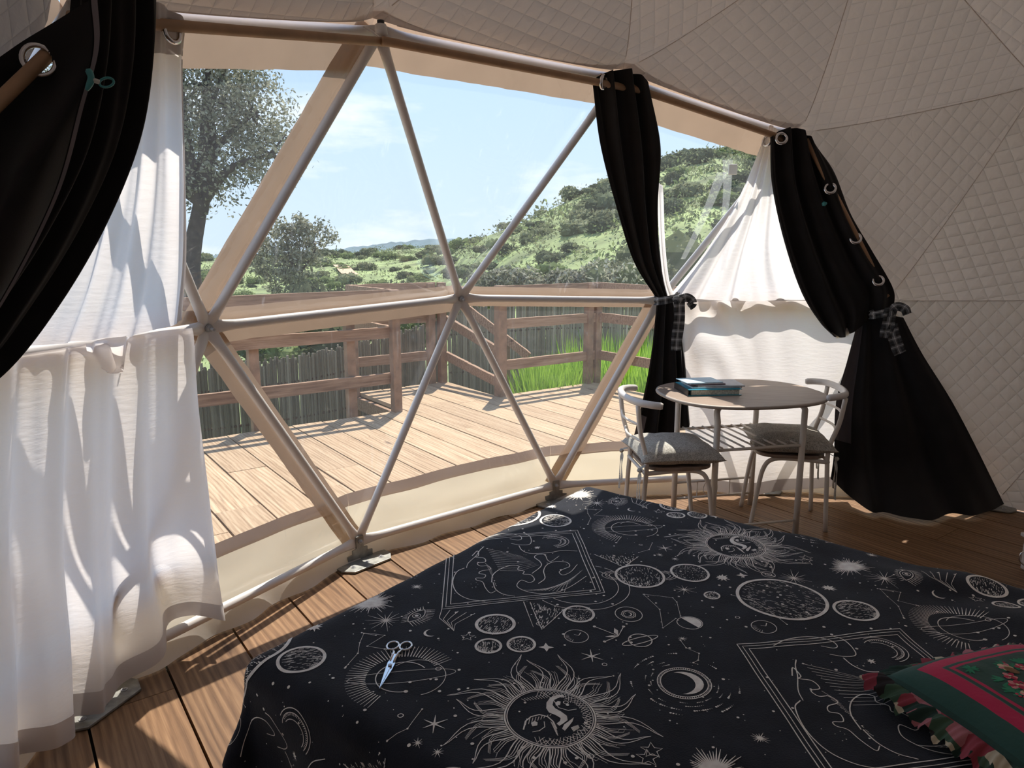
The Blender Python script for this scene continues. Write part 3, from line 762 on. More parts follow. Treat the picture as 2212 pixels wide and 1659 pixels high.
while cnt < 285 and tries < 9000:
    tries += 1
    k = rr.uniform(-0.44, 0.42) if rr.random() < 0.88 else rr.uniform(-1.0, -0.44); f = rr.random()**0.6
    q = terr(k, f); right = k > -0.09
    meadow = right and 0.26 < f < 0.62 and k < 0.30
    if f < 0.22 or (meadow and rr.random() < 0.90): continue
    if not right and f < 0.30: continue
    i = rr.choice((0, 0, 1, 1, 2, 3, 4)) if right and f > 0.6 else rr.choice((0, 1, 2, 3, 4, 5, 4, 5, 2))
    s = (0.55+1.0*rr.random()**1.4)*(0.7+0.5*f)*(0.95 if not right else 0.95)
    if any((q.x-a)**2+(q.y-b)**2 < (0.72*(s+c_))**2 for a, b, c_ in placed): continue
    placed.append((q.x, q.y, s)); put(i, q-UP*0.12*s, s, s*rr.uniform(.7, 1.05)); cnt += 1
# low scrub too small to count between the shrubs
for nm, mat, lab, n_, flo in (('hillside_scrub', L_GREY, 'low grey green scrub covering the hillside between shrubs', 22000, 0.58), ('meadow_tufts', L_GREEN, 'tufts of fresh green growth over the meadow slope', 12000, 0.22)):
    sm_ = MB()
    for _ in range(n_//14):
        k = rr.uniform(-0.8, 0.45); f = flo+(1-flo)*rr.random(); q = terr(k, f); h = rr.uniform(.12, .42)*(0.5+f)
        for _ in range(14): leaf_quad(sm_, q+Vector((rr.gauss(0, h), rr.gauss(0, h), abs(rr.gauss(0, h*.7)))), h*rr.uniform(.4, .9), rr)
    sm_.build(nm, mat, grd, kind='stuff')
def shrub_at(name, px, py, Y, s, mat, label, n=2600, leaf=0.085, cat='shrub', group=None, flat=0.8, zs=None):
    q = aty(px, py, Y); e = empty(name, tuple(q), label, cat, group)
    mb = bush_mesh(name, mat, rr, n, leaf/s, flat=flat); mb.v = [Vector((v.x*s, v.y*s, v.z*(zs or s)))+q for v in mb.v]
    mb.build('foliage', mat, e)
    st_ = MB()
    for a in range(4): st_.tube([q-UP*0.35, q+Vector((cos(a*1.6)*0.2*s, sin(a*1.6)*0.2*s, 0.5*s))], [0.05*s, 0.02*s], 6)
    st_.build('stem', L_TRUNK, e)
for j, (px, py, Y, s, lab) in enumerate(((1062, 634, 12.5, 0.45, 'white flowered shrub just right of the middle strut joint'), (1135, 636, 12.8, 0.52, 'white flowered shrub between two others above the railing'),
        (1215, 634, 13.0, 0.48, 'white flowered shrub left of the hanging black curtain'), (1290, 634, 13.0, 0.61, 'tall pale flowered shrub beside the hanging black curtain'),
        (1365, 640, 13.4, 0.72, 'dusky shrub half hidden by the tied black curtain'), (1460, 630, 14.5, 1.35, 'large grey shrub seen right of the tied black curtain'))):
    shrub_at('flowering_shrub', px, py, Y, s, L_FLOW if j < 4 else L_GREY, lab, 2600, 0.085, group='shrubs just beyond the railing')
shrub_at('hedge_shrub', 700, 760, 9.4, 0.85, L_DARK, 'dark low hedge shrub behind the left reed fence', 2600, 0.09)
shrub_at('hedge_shrub', 775, 725, 10.2, 0.8, L_DARK, 'dark hedge shrub behind the stair landing', 2400, 0.09)
shrub_at('yellow_shrub', 890, 745, 9.8, 0.55, L_GREEN, 'yellow green shrub behind the landing railing', 1800, 0.07)
shrub_at('weed_clump', 612, 782, 8.6, 0.34, L_GREEN, 'small leafy green weed clump over the reed fence', 900, 0.06)
shrub_at('yellow_shrub', 1000, 700, 10.4, 0.6, L_GREEN, 'yellowish shrub behind the sloping stair handrails', 1600, 0.07)

def tree(px, py, Y, label, crown, n_leaf, seedn, tr=0.16, th=1.7):
    r_ = random.Random(seedn); base = aty(px, py, Y); e = empty('olive_tree', tuple(base), label, 'tree')
    tm = MB(); tips = []
    top = base + Vector((0.09*th, 0, th)); tm.tube(crom([base-UP*0.3, base+Vector((-0.06*th, 0.03*th, 0.41*th)), top], 9), [tr*(1.15-0.5*i/8) for i in range(9)], 8)
    for (cx_, cy_, cz_, cr_) in crown:
        c = base+Vector((cx_, cy_, cz_)); m = (top+c)/2+Vector((r_.uniform(-.2, .2), r_.uniform(-.2, .2), 0.1))
        tm.tube(crom([top-UP*0.2*r_.random(), m, c], 8), [tr*0.55*(1-i/9) for i in range(8)], 6)
        for _ in range(5):
            d = Vector((r_.gauss(0, 1), r_.gauss(0, 1), r_.gauss(0.3, .7))).normalized(); tm.tube([c-d*0.1, c+d*cr_*0.8], [tr*0.16, tr*0.05], 5)
    tm.build('trunk', L_TRUNK, e, smooth=True)
    fm = MB(); tot = sum(c[3]**2 for c in crown)
    for (cx_, cy_, cz_, cr_) in crown:
        c = base+Vector((cx_, cy_, cz_)); k = int(n_leaf*cr_**2/tot); tw = []
        for _ in range(max(3, k//45)):
            d = Vector((r_.gauss(0, 1), r_.gauss(0, 1), r_.gauss(0, 1))).normalized(); tw.append(c+d*cr_*(0.35+0.65*r_.random()**0.6))
        for t_ in tw:
            for _ in range(45):
                leaf_quad(fm, t_+Vector((r_.gauss(0, .13), r_.gauss(0, .13), r_.gauss(0, .13)))*cr_*1.2, 0.058*r_.uniform(.6, 1.5), r_)
    fm.build('foliage', L_TREE, e)
tree(432, 690, 10.5, 'tall olive grey tree at the left behind the deck', [(0.25, 0, 2.3, .75), (0.9, 0.2, 2.9, .7), (0.2, 0.2, 3.3, .85), (-0.5, 0, 3.0, .8), (0.75, 0, 3.7, .6), (0.15, 0, 4.1, .65), (-0.6, 0.2, 4.0, .75), (1.15, 0.1, 2.35, .45), (-1.1, 0, 2.4, .8), (-1.4, 0, 3.4, .8), (-0.3, -0.2, 1.9, .5), (0.5, 0.2, 4.45, .35)], 36000, 4)
tree(640, 650, 11.5, 'small olive grey tree with feathery twigs behind the slanted strut', [(0.0, 0, 0.65, .42), (0.3, 0.1, 0.95, .35), (-0.35, 0, 0.85, .42), (0.05, 0, 1.15, .28), (-0.15, 0, 0.35, .4)], 7000, 8, tr=0.04, th=0.4)

def grass_patch(name, pts, n, hgt, label, zb):
    mb = MB(); r_ = random.Random(12)
    a, b, c, d = pts
    for _ in range(n):
        u, v = r_.random(), r_.random(); q = (a*(1-u)+b*u)*(1-v)+(d*(1-u)+c*u)*v; q.z = zb
        h = hgt*r_.uniform(.55, 1.15); le = Vector((r_.gauss(0, .14), r_.gauss(0, .14), 0)); w = Vector((r_.gauss(0, 1), r_.gauss(0, 1), 0)).normalized()*0.012
        mb.add([q-w, q+w, q+le*0.45+UP*h*0.6+w*0.8, q+le+UP*h, q+le*0.45+UP*h*0.6-w*0.8], [(0, 1, 2, 3, 4)])
    tag(mb.build(name, L_GRASS, kind='stuff'), label, 'grass')
grass_patch('tall_grass', [st(SE+0.12, 4.98), st(SE+0.12, TR+0.1), st(SE+0.9, TR+0.1), st(SE+0.8, 5.25)], 5000, 1.08, 'bright tall grass between the right railing and reed fence', -0.97)
grass_patch('tall_grass', [st(SE+1.0, TR+0.15), st(3.0, TR+0.15), st(3.0, TR+1.6), st(SE+1.0, TR+1.6)], 9000, 1.3, 'bright tall grass beyond the right end of the deck', -0.97)

# sandy track on the far slope
def onhill(px, py):
    d = ray(px, py); k = d.x/d.y; best = None
    for i in range(400):
        f = i/399; q = terr(k, f); dz = (CAMH+d.z/d.y*q.y)-q.z
        if dz < 0 and i > 30: return q+UP*0.12
    return terr(k, .9)
pp_ = [onhill(x, y) for x, y in ((734, 578), (742, 584), (748, 592), (758, 600))]
tmb = MB(); tmb.grid([[q+Vector((-0.9, 0, 0.25)), q+Vector((0.9, 0, 0.25))] for q in pp_]); tag(tmb.build('sandy_track', W_PATH), 'short pale sandy track on the distant slope', 'track')

# ================================================================ CURTAIN RODS AND CURTAINS
def rod(p0, p1, label, r=0.0165):
    o = MB().tube([p0+(p1-p0)*(i/10) for i in range(11)], r, 16).build('curtain_rod', W_ROD, smooth=True)
    return tag(o, label, 'curtain rod', 'wooden curtain rods around the window')
RI = 0.14
rod(sph(150, 38, RI), sph(846, 92, RI-0.02), 'wooden curtain rod over the left window panes, ending at the hub')
rod(sph(826, 88, RI+0.015), sph(1350, 189, RI+0.01), 'wooden curtain rod over the two middle window panes')
rod(sph(1296, 166, RI-0.03), sph(1700, 302, RI), 'wooden curtain rod between the two right black curtains')
rod(sph(1742, 300, RI), sph(1916, 640, RI+0.02), 'wooden curtain rod sloping down the right side of the window')
rod(sph(150, 72, 0.20), sph(-260, 470, 0.22), 'wooden curtain rod sloping down at the far left')

def S(*a, inset=0.1):
    return [sph(q[0], q[1], q[2] if len(q) > 2 else inset) for q in a]
def Zp(*a): return [at(*q) for q in a]
def grommet(c, n, R=0.036, r=0.0085, par=None):
    ring_torus(c, n, R-r, r).build('grommet', W_CHROME, par, smooth=True)
def edge_ribbon(mb, col, w, nrm_off, mat, name, par):
    G = []
    for row in mb.G:
        q = row[col]; q2 = row[col-6] if col == -1 else row[col+6]; d = (q-q2).normalized(); n = Vector((DC.x-q.x, DC.y-q.y, 0)).normalized()
        G.append([q+n*nrm_off, q+d*w+n*(nrm_off+0.006)])
    m = MB(); m.grid(G); m.build(name, mat, par, smooth=True)
def fold(n, amp, ph=0.0, skew=0.0, a0=1.0, a1=1.0, n2=0.37):
    return lambda u, v: (a0+(a1-a0)*v)*amp*(sin(2*pi*(n*u+skew*v)+ph)+0.45*sin(2*pi*(n*1.73*u-skew*v*1.3)+ph*2.1)+0.25*noise.noise(Vector((u*n*2, v*3, ph))))

# white curtain, left
wl = empty('white_curtain', tuple(at(300, 1500, 0)), 'white cotton curtain at the left, draped over the frame tube to the floor', 'curtain', 'white curtains')
up_ = cloth([S((225, -5), (270, 0), (310, 4), (350, 10), (402, 48), inset=0.17), S((225, 150), (270, 150), (310, 150), (350, 150), (396, 150), inset=0.165), S((190, 400), (235, 400), (290, 400), (345, 400), (404, 380), inset=0.16),
             S((110, 600), (185, 600), (250, 605), (325, 610), (408, 560), inset=0.15), S((40, 750), (130, 742), (215, 732), (300, 722), (400, 692), inset=0.135)], 90, 80, fold(4.5, 0.011, 0.6, 0.12, 0.7, 1.25))
up_.build('upper_drape', W_WHITE, wl, smooth=True)
bd = MB(); bd.grid([[q+Vector((DC.x-q.x, DC.y-q.y, 0)).normalized()*0.004 for q in row[50:]] for row in up_.G[:17]]); bd.build('heading_band', W_BAND, wl, smooth=True)
hm = MB(); hm.grid([[q+Vector((DC.x-q.x, DC.y-q.y, 0)).normalized()*0.004 for q in row[-7:]] for row in up_.G[17:]]); hm.build('side_hem', W_BAND, wl, smooth=True)
cg = sph(371, 68, 0.185); grommet(cg, Vector((1, -0.35, 0.1)), 0.036, 0.008, wl)
lo_ = cloth([S((-130, 800), (0, 775), (95, 758), (180, 744), (255, 730), (340, 716), (416, 708), inset=0.125),
             S((-140, 830), (0, 806), (95, 790), (180, 776), (255, 765), (340, 752), (422, 742), inset=0.14),
             S((-170, 1000), (-10, 980), (90, 965), (175, 950), (250, 930), (340, 910), (432, 880), inset=0.165),
             S((-190, 1230), (-20, 1210), (90, 1200), (170, 1180), (250, 1150), (345, 1110), (455, 1060), inset=0.17),
             [at(-200, 1480, 0.42), at(-10, 1450, 0.38), at(110, 1420, 0.33), at(178, 1370, 0.29), at(262, 1330, 0.28), at(360, 1235, 0.33), at(474, 1210, 0.32)],
             [at(-200, 1700, 0.14), at(-10, 1660, 0.09), at(120, 1610, 0.05), at(184, 1545, 0.03), at(272, 1488, 0.05), at(390, 1340, 0.14), at(490, 1338, 0.13)]],
            130, 110, fold(5.2, 0.02, 1.9, 0.06, 0.35, 1.7))
lo_.build('lower_drape', W_WHITE, wl, smooth=True)
nrow = lambda mb, a, b: [[q+Vector((DC.x-q.x, DC.y-q.y, 0)).normalized()*0.003 for q in row] for row in mb.G[a:b]]
h2 = MB(); h2.grid(nrow(lo_, -7, None)); h2.build('bottom_hem', W_BAND, wl, smooth=True)
tl_ = cloth([S((180, 742), (215, 735), (250, 728), (286, 722), inset=0.15), S((186, 765), (218, 775), (250, 772), (284, 752), inset=0.125), S((205, 788), (228, 800), (252, 800), (276, 776), inset=0.13), S((222, 800), (236, 806), (252, 806), (268, 792), inset=0.16)], 30, 24, fold(1.6, 0.012, 0.4))
tl_.build('slack_fold', W_WHITE, wl, smooth=True)

# white curtain, right
wr = empty('white_curtain', tuple(sph(1640, 1050, 0.1)), 'white cotton curtain spread behind the table, gathered up to the rod', 'curtain', 'white curtains')
u2 = cloth([S((1660, 272), (1666, 270), (1674, 276), (1690, 290), inset=0.09), S((1592, 430), (1622, 430), (1652, 430), (1705, 430), inset=0.15), S((1520, 545), (1575, 548), (1635, 550), (1730, 540), inset=0.14), S((1446, 640), (1535, 648), (1635, 650), (1790, 645), inset=0.125)],
           100, 80, fold(4.2, 0.017, 0.9, 0.35, 0.3, 1.5))
u2.build('upper_drape', W_WHITE, wr, smooth=True)
l2 = cloth([S((1452, 652), (1530, 651), (1620, 650), (1720, 650), (1860, 650), inset=0.125), S((1466, 720), (1540, 735), (1630, 722), (1720, 725), (1850, 720), inset=0.14), S((1474, 830), (1545, 830), (1635, 830), (1725, 830), (1840, 830), inset=0.165), S((1480, 950), (1550, 950), (1640, 950), (1730, 950), (1834, 950), inset=0.165), S((1488, 1058), (1560, 1064), (1640, 1068), (1720, 1056), (1830, 1048), inset=0.16)],
           110, 90, lambda u, v: 0.014*sin(2*pi*(2.2*u+0.25*v)+1.0)*(0.4+v)+0.030*exp(-((u-0.2)/0.17)**2)*sin(2*pi*(2.6*v-3.4*(u-0.2)**2*6)+0.6)*max(0, 1-v*1.35)+0.010*sin(2*pi*(5.1*u)-v*2)*(1-v))
l2.build('lower_drape', W_WHITE, wr, smooth=True)
h3 = MB(); h3.grid(nrow(l2, -6, None)); h3.build('bottom_hem', W_BAND, wr, smooth=True)
sl = cloth([S((1421, 395), (1432, 400), inset=0.14), S((1420, 430), (1434, 430), inset=0.165), S((1424, 520), (1437, 520), inset=0.165), S((1432, 600), (1446, 605), inset=0.16), S((1442, 642), (1460, 642), inset=0.15)], 10, 40, fold(1, 0.006))
grommet(sph(1657, 304, 0.12), Vector((0.9, 0.5, -.2)), 0.036, 0.008, wr)

# black curtains
def ray_d(q, c):
    return (q-c).length
def black(name_label, upper, lower, nu, nv, f1, f2, base, holes=()):
    e = empty('blackout_curtain', tuple(base), name_label, 'curtain', 'black blackout curtains')
    a = cloth(upper, nu, nv, f1)
    for hc, hr in holes: a.f = [f for f in a.f if (ray_d(sum((a.v[i] for i in f), Vector())/4, hc) > hr)]
    a.build('upper_drape', W_BLACK, e, smooth=True); b = None
    if lower: b = cloth(lower, nu, nv, f2); b.build('lower_drape', W_BLACK, e, smooth=True)
    return e, a, b
IN = 0.13
bm_, ua, lb = black('slim black curtain tied with a plaid ribbon beside the window centre',
    [S((1276, 178), (1310, 156), (1345, 150), (1375, 158), (1407, 188), inset=0.16), S((1296, 320), (1330, 320), (1365, 320), (1400, 320), (1432, 315), inset=0.17), S((1330, 450), (1355, 450), (1380, 450), (1405, 450), (1424, 440), inset=0.17), S((1368, 565), (1385, 565), (1400, 565), (1415, 560), (1428, 550), inset=0.15), S((1414, 640), (1424, 643), (1432, 645), (1440, 643), (1450, 640), inset=0.11)],
    [S((1418, 646), (1430, 649), (1442, 651), (1455, 651), (1466, 650), inset=0.11), S((1404, 760), (1420, 765), (1440, 765), (1460, 762), (1477, 755), inset=0.15), S((1386, 850), (1410, 860), (1438, 860), (1464, 858), (1484, 850), inset=0.17), S((1352, 976), (1388, 984), (1430, 962), (1464, 934), (1490, 916), inset=0.17)],
    90, 80, fold(3.4, 0.021, 2.0, 0.0, 1.3, 0.35), fold(3.2, 0.022, 0.9, 0.05, 0.35, 1.4), sph(1430, 980, 0.15))
grommet(sph(1304, 178, 0.185), Vector((0.8, -0.5, -.15)), 0.038, 0.009, bm_)
sl.build('white_lining', W_WHITE, bm_, smooth=True)
m = MB(); m.grid([[q+Vector((DC.x-q.x, DC.y-q.y, 0)).normalized()*0.006 for q in row[:20]] for row in lb.G[-18:]]); m.build('turned_up_lining', W_BLACKR, bm_, smooth=True)

br_, ub, lb2 = black('wide black curtain tied with a plaid ribbon at the right of the window',
    [S((1660, 298), (1690, 280), (1722, 276), (1745, 290), (1757, 305), inset=0.16), S((1664, 400), (1700, 400), (1735, 395), (1770, 380), (1803, 368), inset=0.18), S((1690, 520), (1730, 520), (1770, 510), (1810, 485), (1840, 462), inset=0.2), S((1728, 630), (1770, 630), (1810, 610), (1850, 570), (1884, 540), inset=0.2), S((1768, 695), (1800, 700), (1840, 672), (1885, 630), (1930, 622), inset=0.19), S((1800, 727), (1818, 729), (1838, 720), (1880, 692), (1933, 662), inset=0.15)],
    [S((1850, 702), (1868, 694), (1895, 686), (1925, 682), (1952, 686), inset=0.13), S((1828, 780), (1860, 780), (1905, 780), (1950, 775), (1994, 765), inset=0.17), S((1803, 870), (1850, 880), (1915, 880), (1990, 880), (2057, 866), inset=0.2), S((1798, 970), (1850, 990), (1930, 1000), (2030, 995), (2110, 966), inset=0.22),
     [at(1790, 1030, 0.14), at(1862, 1092, 0.03), at(1960, 1118, 0.02), at(2080, 1113, 0.02), at(2172, 1094, 0.03)]],
    100, 90, fold(3.6, 0.020, 0.5, 0.1, 1.2, 0.9), fold(3.6, 0.020, 1.2, 0.0, 0.3, 1.7), at(1960, 1110, 0))
for px, py in ((1688, 299), (1793, 407), (1848, 515), (1897, 606)):
    c = sph(px, py, 0.21 if px > 1700 else 0.19)
    grommet(c, (CAM-c)*0.6+Vector((0.5, 0, 0.9)), 0.036, 0.009, br_)
# rod shows between the rings on the front of the cloth
m = MB(); m.grid([[q+Vector((DC.x-q.x, DC.y-q.y, 0)).normalized()*0.005 for q in row[:22]] for row in lb2.G[:62]]); m.build('turned_back_lining', pmat('dusky back of the blackout cloth', (0.055, 0.047, 0.058), 0.7, sheen=0.5), br_, smooth=True)

bl_, uc, _ = black('black curtain gathered down the far left of the window',
    [S((150, -90), (215, -90), (275, -80), (336, -60), inset=0.20), S((130, 120), (205, 130), (272, 130), (332, 110), inset=0.21), S((90, 300), (165, 320), (238, 320), (306, 290), inset=0.23), S((0, 480), (80, 500), (158, 500), (238, 470), inset=0.25), S((-90, 640), (-20, 660), (58, 660), (134, 650), inset=0.26), S((-180, 780), (-110, 790), (-50, 800), (2, 812), inset=0.25), S((-290, 880), (-240, 890), (-200, 900), (-160, 905), inset=0.2)], None,
    90, 90, fold(3.4, 0.022, 0.3, 0.15, 1, 0.9), None, sph(-100, 900, 0.2))
bf_, ud, _ = black('black curtain with a steel ring on the sloping rod at the far left',
    [S((-320, 420, .10), (-120, 212, .12), (0, 120, .13), (95, 62, .21), (192, 0, .30)), S((-320, 480, .10), (-100, 330, .12), (15, 250, .15), (110, 195, .25), (197, 108, .33)), S((-330, 600, .10), (-150, 480, .17), (-20, 420, .27), (70, 345, .33), (166, 232, .34)), S((-340, 760, .12), (-200, 660, .2), (-90, 600, .3), (0, 520, .35), (112, 420, .34)), S((-350, 900, .14), (-260, 830, .2), (-180, 780, .28), (-100, 720, .32), (0, 640, .33)), S((-360, 960, .15), (-300, 930, .18), (-260, 910, .22), (-200, 880, .25), (-130, 830, .28))], None,
    150, 150, fold(1.8, 0.006, 2.2, 0.2, 0.6, 2.0), None, sph(-250, 930, 0.2), holes=[(sph(84, 130, 0.205), 0.034)])
c = sph(84, 130, 0.215); grommet(c, Vector((0.45, -0.85, -0.02)), 0.040, 0.0065, bf_)
edge_ribbon(ud, -1, 0.012, 0.004, W_BLACKR, 'lining_edge', bf_)

# ================================================================ FURNITURE
def plaid():
    m, n, out_ = newmat('grey black plaid cotton'); t = N(n, 'ShaderNodeTexCoord'); p = N(n, 'ShaderNodeBsdfPrincipled', Roughness=0.9)
    sp = N(n, 'ShaderNodeSeparateXYZ'); L(n, t.outputs['UV'], sp.inputs[0]); outs = []
    for ch in (0, 1):
        mu = N(n, 'ShaderNodeMath', operation='MULTIPLY'); mu.inputs[1].default_value = 1.0; L(n, sp.outputs[ch], mu.inputs[0])
        fr = N(n, 'ShaderNodeMath', operation='FRACT'); L(n, mu.outputs[0], fr.inputs[0])
        r = N(n, 'ShaderNodeValToRGB'); r.color_ramp.interpolation = 'CONSTANT'; es = r.color_ramp.elements
        es[0].position = 0; es[0].color = (0.04, 0.044, 0.052, 1); es[1].position = 0.5; es[1].color = (0.22, 0.22, 0.225, 1)
        for p_, c in ((0.2, 0.09), (0.24, 0.02), (0.68, 0.75), (0.76, 0.22), (0.92, 0.06)):
            e = es.new(p_); e.color = (c, c, c*1.02, 1)
        L(n, fr.outputs[0], r.inputs[0]); outs.append(r.outputs[0])
    mx_ = N(n, 'ShaderNodeMix', data_type='RGBA'); mx_.inputs[0].default_value = 0.5; L(n, outs[0], mx_.inputs[6]); L(n, outs[1], mx_.inputs[7])
    L(n, mx_.outputs[2], p.inputs['Base Color']); L(n, p.outputs[0], out_.inputs[0]); return m
W_PLAID = plaid()
def ribbon(par, pts, w, wd, name, tw=0.0, rep=0.05):
    """a flat cloth strip along pts; wd = width direction"""
    P = crom([Vector(q) for q in pts], 28); G = []; uv = []; acc = 0
    for i, q in enumerate(P):
        if i: acc += (q-P[i-1]).length
        T = (P[min(i+1, 27)]-P[max(i-1, 0)]).normalized(); d = wd - T*wd.dot(T); d = d.normalized(); nn = T.cross(d)
        row = []
        for j in range(7):
            x = (j/6-0.5)*w; row.append(q+d*x+nn*(0.005*sin(j*1.9+i*0.35+tw))); uv.append(((j/6*w)/rep, acc/rep))
        G.append(row)
    mb = MB(); mb.grid(G); mb.uv = uv; mb.build(name, W_PLAID, par, smooth=True)
def tie(cpx, r, label, tails, inset=0.14):
    c = sph(cpx[0], cpx[1], inset); n = Vector((DC.x-c.x, DC.y-c.y, 0)).normalized(); sdir = Vector((-n.y, n.x, 0))
    if sdir.x < 0: sdir = -sdir
    e = empty('tie_ribbon', tuple(c), label, 'tie back', 'plaid curtain ties')
    lp = [c+sdir*(r*cos(a))+n*(r*0.75*sin(a))+UP*(0.015*cos(a)) for a in [2*pi*i/13 for i in range(14)]]
    ribbon(e, lp, 0.045, UP, 'band')
    kn = c + n*(r*0.9) + sdir*(r*0.55)
    kb = MB(); kb.tube([kn-sdir*0.03+UP*0.01, kn-sdir*0.012, kn+sdir*0.012, kn+sdir*0.03-UP*0.006], [0.012, 0.026, 0.028, 0.014], 10); kb.uv = [(v.x*18, v.z*18) for v in kb.v]; kb.build('knot', W_PLAID, e, smooth=True)
    for nm, tl in tails:
        ribbon(e, [kn+n*0.02+sdir*a+UP*b for a, b in tl], 0.07 if nm == 'tail' else 0.05, sdir if nm == 'tail' else UP, nm, tw=len(tl))
tie((1440, 645), 0.075, 'plaid ribbon knotted round the slim black curtain', [('tail', [(0.0, 0), (0.004, -0.08), (-0.002, -0.19), (-0.008, -0.30)]), ('bow', [(0, 0), (0.05, 0.01), (0.085, -0.02), (0.06, -0.045)])])
tie((1902, 676), 0.06, 'plaid ribbon knotted round the wide black curtain at the right', [('tail', [(0.0, 0.03), (-0.005, -0.03), (-0.01, -0.09), (-0.015, -0.14)]), ('tail', [(0.01, -0.06), (0.03, -0.13), (0.055, -0.19), (0.075, -0.23)]), ('bow', [(0, 0.01), (0.03, 0.045), (0.075, 0.03), (0.09, 0.0)])], inset=0.2)

# ---- table
W_TOP = woodmat('pale sonoma oak laminate', (0.27, 0.20, 0.155), (0.335, 0.255, 0.205), (0.40, 0.315, 0.255), 0.42, axis=0.2, grain=1.2, rnd=0.02, knots=False, bump=0.04)
W_TOPE = pmat('pale laminate edge', (0.42, 0.36, 0.31), 0.5)
W_MET = pmat('cream painted steel tube', (0.84, 0.78, 0.71), 0.38, var=0.03)
TC = Vector((1.274, 3.906, 0)); TA = 0.224; T1_ = Vector((cos(TA), sin(TA), 0)); T2_ = Vector((-sin(TA), cos(TA), 0)); TZ = 0.766
tb = empty('dining_table', tuple(TC), 'oval oak laminate table on cream steel legs', 'table')
def sup(c, e=0.8): return (abs(c)**e)*(1 if c >= 0 else -1)
tp = [(sup(cos(2*pi*i/72))*0.447, sup(sin(2*pi*i/72))*0.372) for i in range(72)]
mb = MB(); mb.xprism(tp, TC+UP*(TZ-0.009), T1_, T2_, UP, 0.018); mb.build('table_top', W_TOP, tb, bevel=0.004)
mb = MB(); mb.tube([TC+T1_*(x*0.999)+T2_*(y*0.999)+UP*(TZ-0.009) for x, y in tp], 0.0095, 8, closed=True); mb.build('edge_band', W_TOPE, tb, smooth=True)
LW, LD, ZS = 0.256, 0.2315, 0.505
def tpos(i, j, z): return TC+T1_*(LW*i)+T2_*(LD*j)+UP*z
for i in (-1, 1):
    for j in (-1, 1):
        a = tpos(i, j, 0.0); top = tpos(i, j, 0.66); b = TC+T1_*(LW*i-0.05*i)+T2_*(LD*j*0.72)+UP*(TZ-0.03)
        k1 = tpos(i, j, 0.715); 
        MB().tube([a, tpos(i, j, 0.3), top]+crom([top, k1+T2_*(-0.012*j), b], 7)[1:], 0.0165, 12).build('leg', W_MET, tb, smooth=True)
for j in (-1, 1):
    MB().tube([tpos(-1, j, ZS), tpos(1, j, ZS)], 0.0085, 8).build('shelf_rail', W_MET, tb, smooth=True)
for q in range(8):
    u = -0.86+1.72*q/7; MB().tube([TC+T1_*(LW*u)+T2_*LD*1.0+UP*(ZS+0.01), TC+T1_*(LW*u)-T2_*LD*1.0+UP*(ZS+0.01)], 0.0055, 8).build('shelf_rod', W_MET, tb, smooth=True)
for j in (-1, 1):
    MB().tube([tpos(-1, j, 0.075), tpos(1, j, 0.075)], 0.0075, 8).build('stretcher', W_MET, tb, smooth=True)
MB().tube([tpos(-1, 1, 0.175), tpos(1, 1, 0.175)], 0.0075, 8).build('stretcher', W_MET, tb, smooth=True)
for u in (-0.42, 0.42): MB().tube([TC+T1_*(LW*u)+T2_*LD+UP*0.075, TC+T1_*(LW*u)+T2_*LD+UP*0.175], 0.003, 6).build('wire', W_MET, tb)
ring_torus(TC+T2_*LD+UP*0.125-T1_*0.02, T2_, 0.047, 0.003).build('wire_ring', W_MET, tb, smooth=True)

# ---- chairs (built facing +x at the origin, then placed)
def make_chair():
    e = empty('dining_chair', (0, 0, 0)); r = 0.0125
    seat = [(sup(cos(2*pi*i/48), 0.55)*0.19, sup(sin(2*pi*i/48), 0.55)*0.185) for i in range(48)]
    MB().xprism(seat, Vector((0, 0, 0.425)), Vector((1, 0, 0)), Vector((0, 1, 0)), UP, 0.018).build('seat', W_TOP, e, bevel=0.003)
    for s in (-1, 1):
        MB().tube(crom([Vector((-0.205, s*0.165, 0.0)), Vector((-0.19, s*0.165, 0.3)), Vector((-0.185, s*0.165, 0.47)), Vector((-0.225, s*0.175, 0.62)), Vector((-0.245, s*0.18, 0.765))], 16), r, 10).build('rear_leg', W_MET, e, smooth=True)
        MB().tube(crom([Vector((0.20, s*0.17, 0.0)), Vector((0.175, s*0.168, 0.2)), Vector((0.15, s*0.165, 0.345)), Vector((0.10, s*0.16, 0.402)), Vector((-0.02, s*0.155, 0.408)), Vector((-0.185, s*0.165, 0.40))], 22), r, 10).build('front_leg', W_MET, e, smooth=True)
    arcp = [Vector((-0.135, -0.245, 0.775)), Vector((-0.19, -0.225, 0.78)), Vector((-0.245, -0.165, 0.782)), Vector((-0.27, 0, 0.782)), Vector((-0.245, 0.165, 0.782)), Vector((-0.19, 0.225, 0.78)), Vector((-0.135, 0.245, 0.775))]
    MB().tube(crom(arcp, 34), [0.014]+[0.0185]*32+[0.014], 12).build('top_rail', W_TUBE, e, smooth=True)
    for z, x in ((0.665, -0.236), (0.575, -0.213)):
        MB().tube(crom([Vector((x, -0.176, z)), Vector((x-0.03, 0, z)), Vector((x, 0.176, z))], 12), 0.007, 8).build('back_bar', W_MET, e, smooth=True)
    MB().tube([Vector((-0.19, -0.165, 0.40)), Vector((-0.19, 0.165, 0.40))], 0.009, 8).build('cross_bar', W_MET, e, smooth=True)
    return e
ch1 = make_chair(); Mc1 = Matrix.Translation((0.865, 3.735, 0)) @ Matrix.Rotation(0.10, 4, 'Z'); Mc2 = Matrix.Translation((1.575, 3.955, 0)) @ Matrix.Rotation(pi-0.16, 4, 'Z')
ch2 = copy_tree(ch1, Mc2); ch1.matrix_world = Mc1
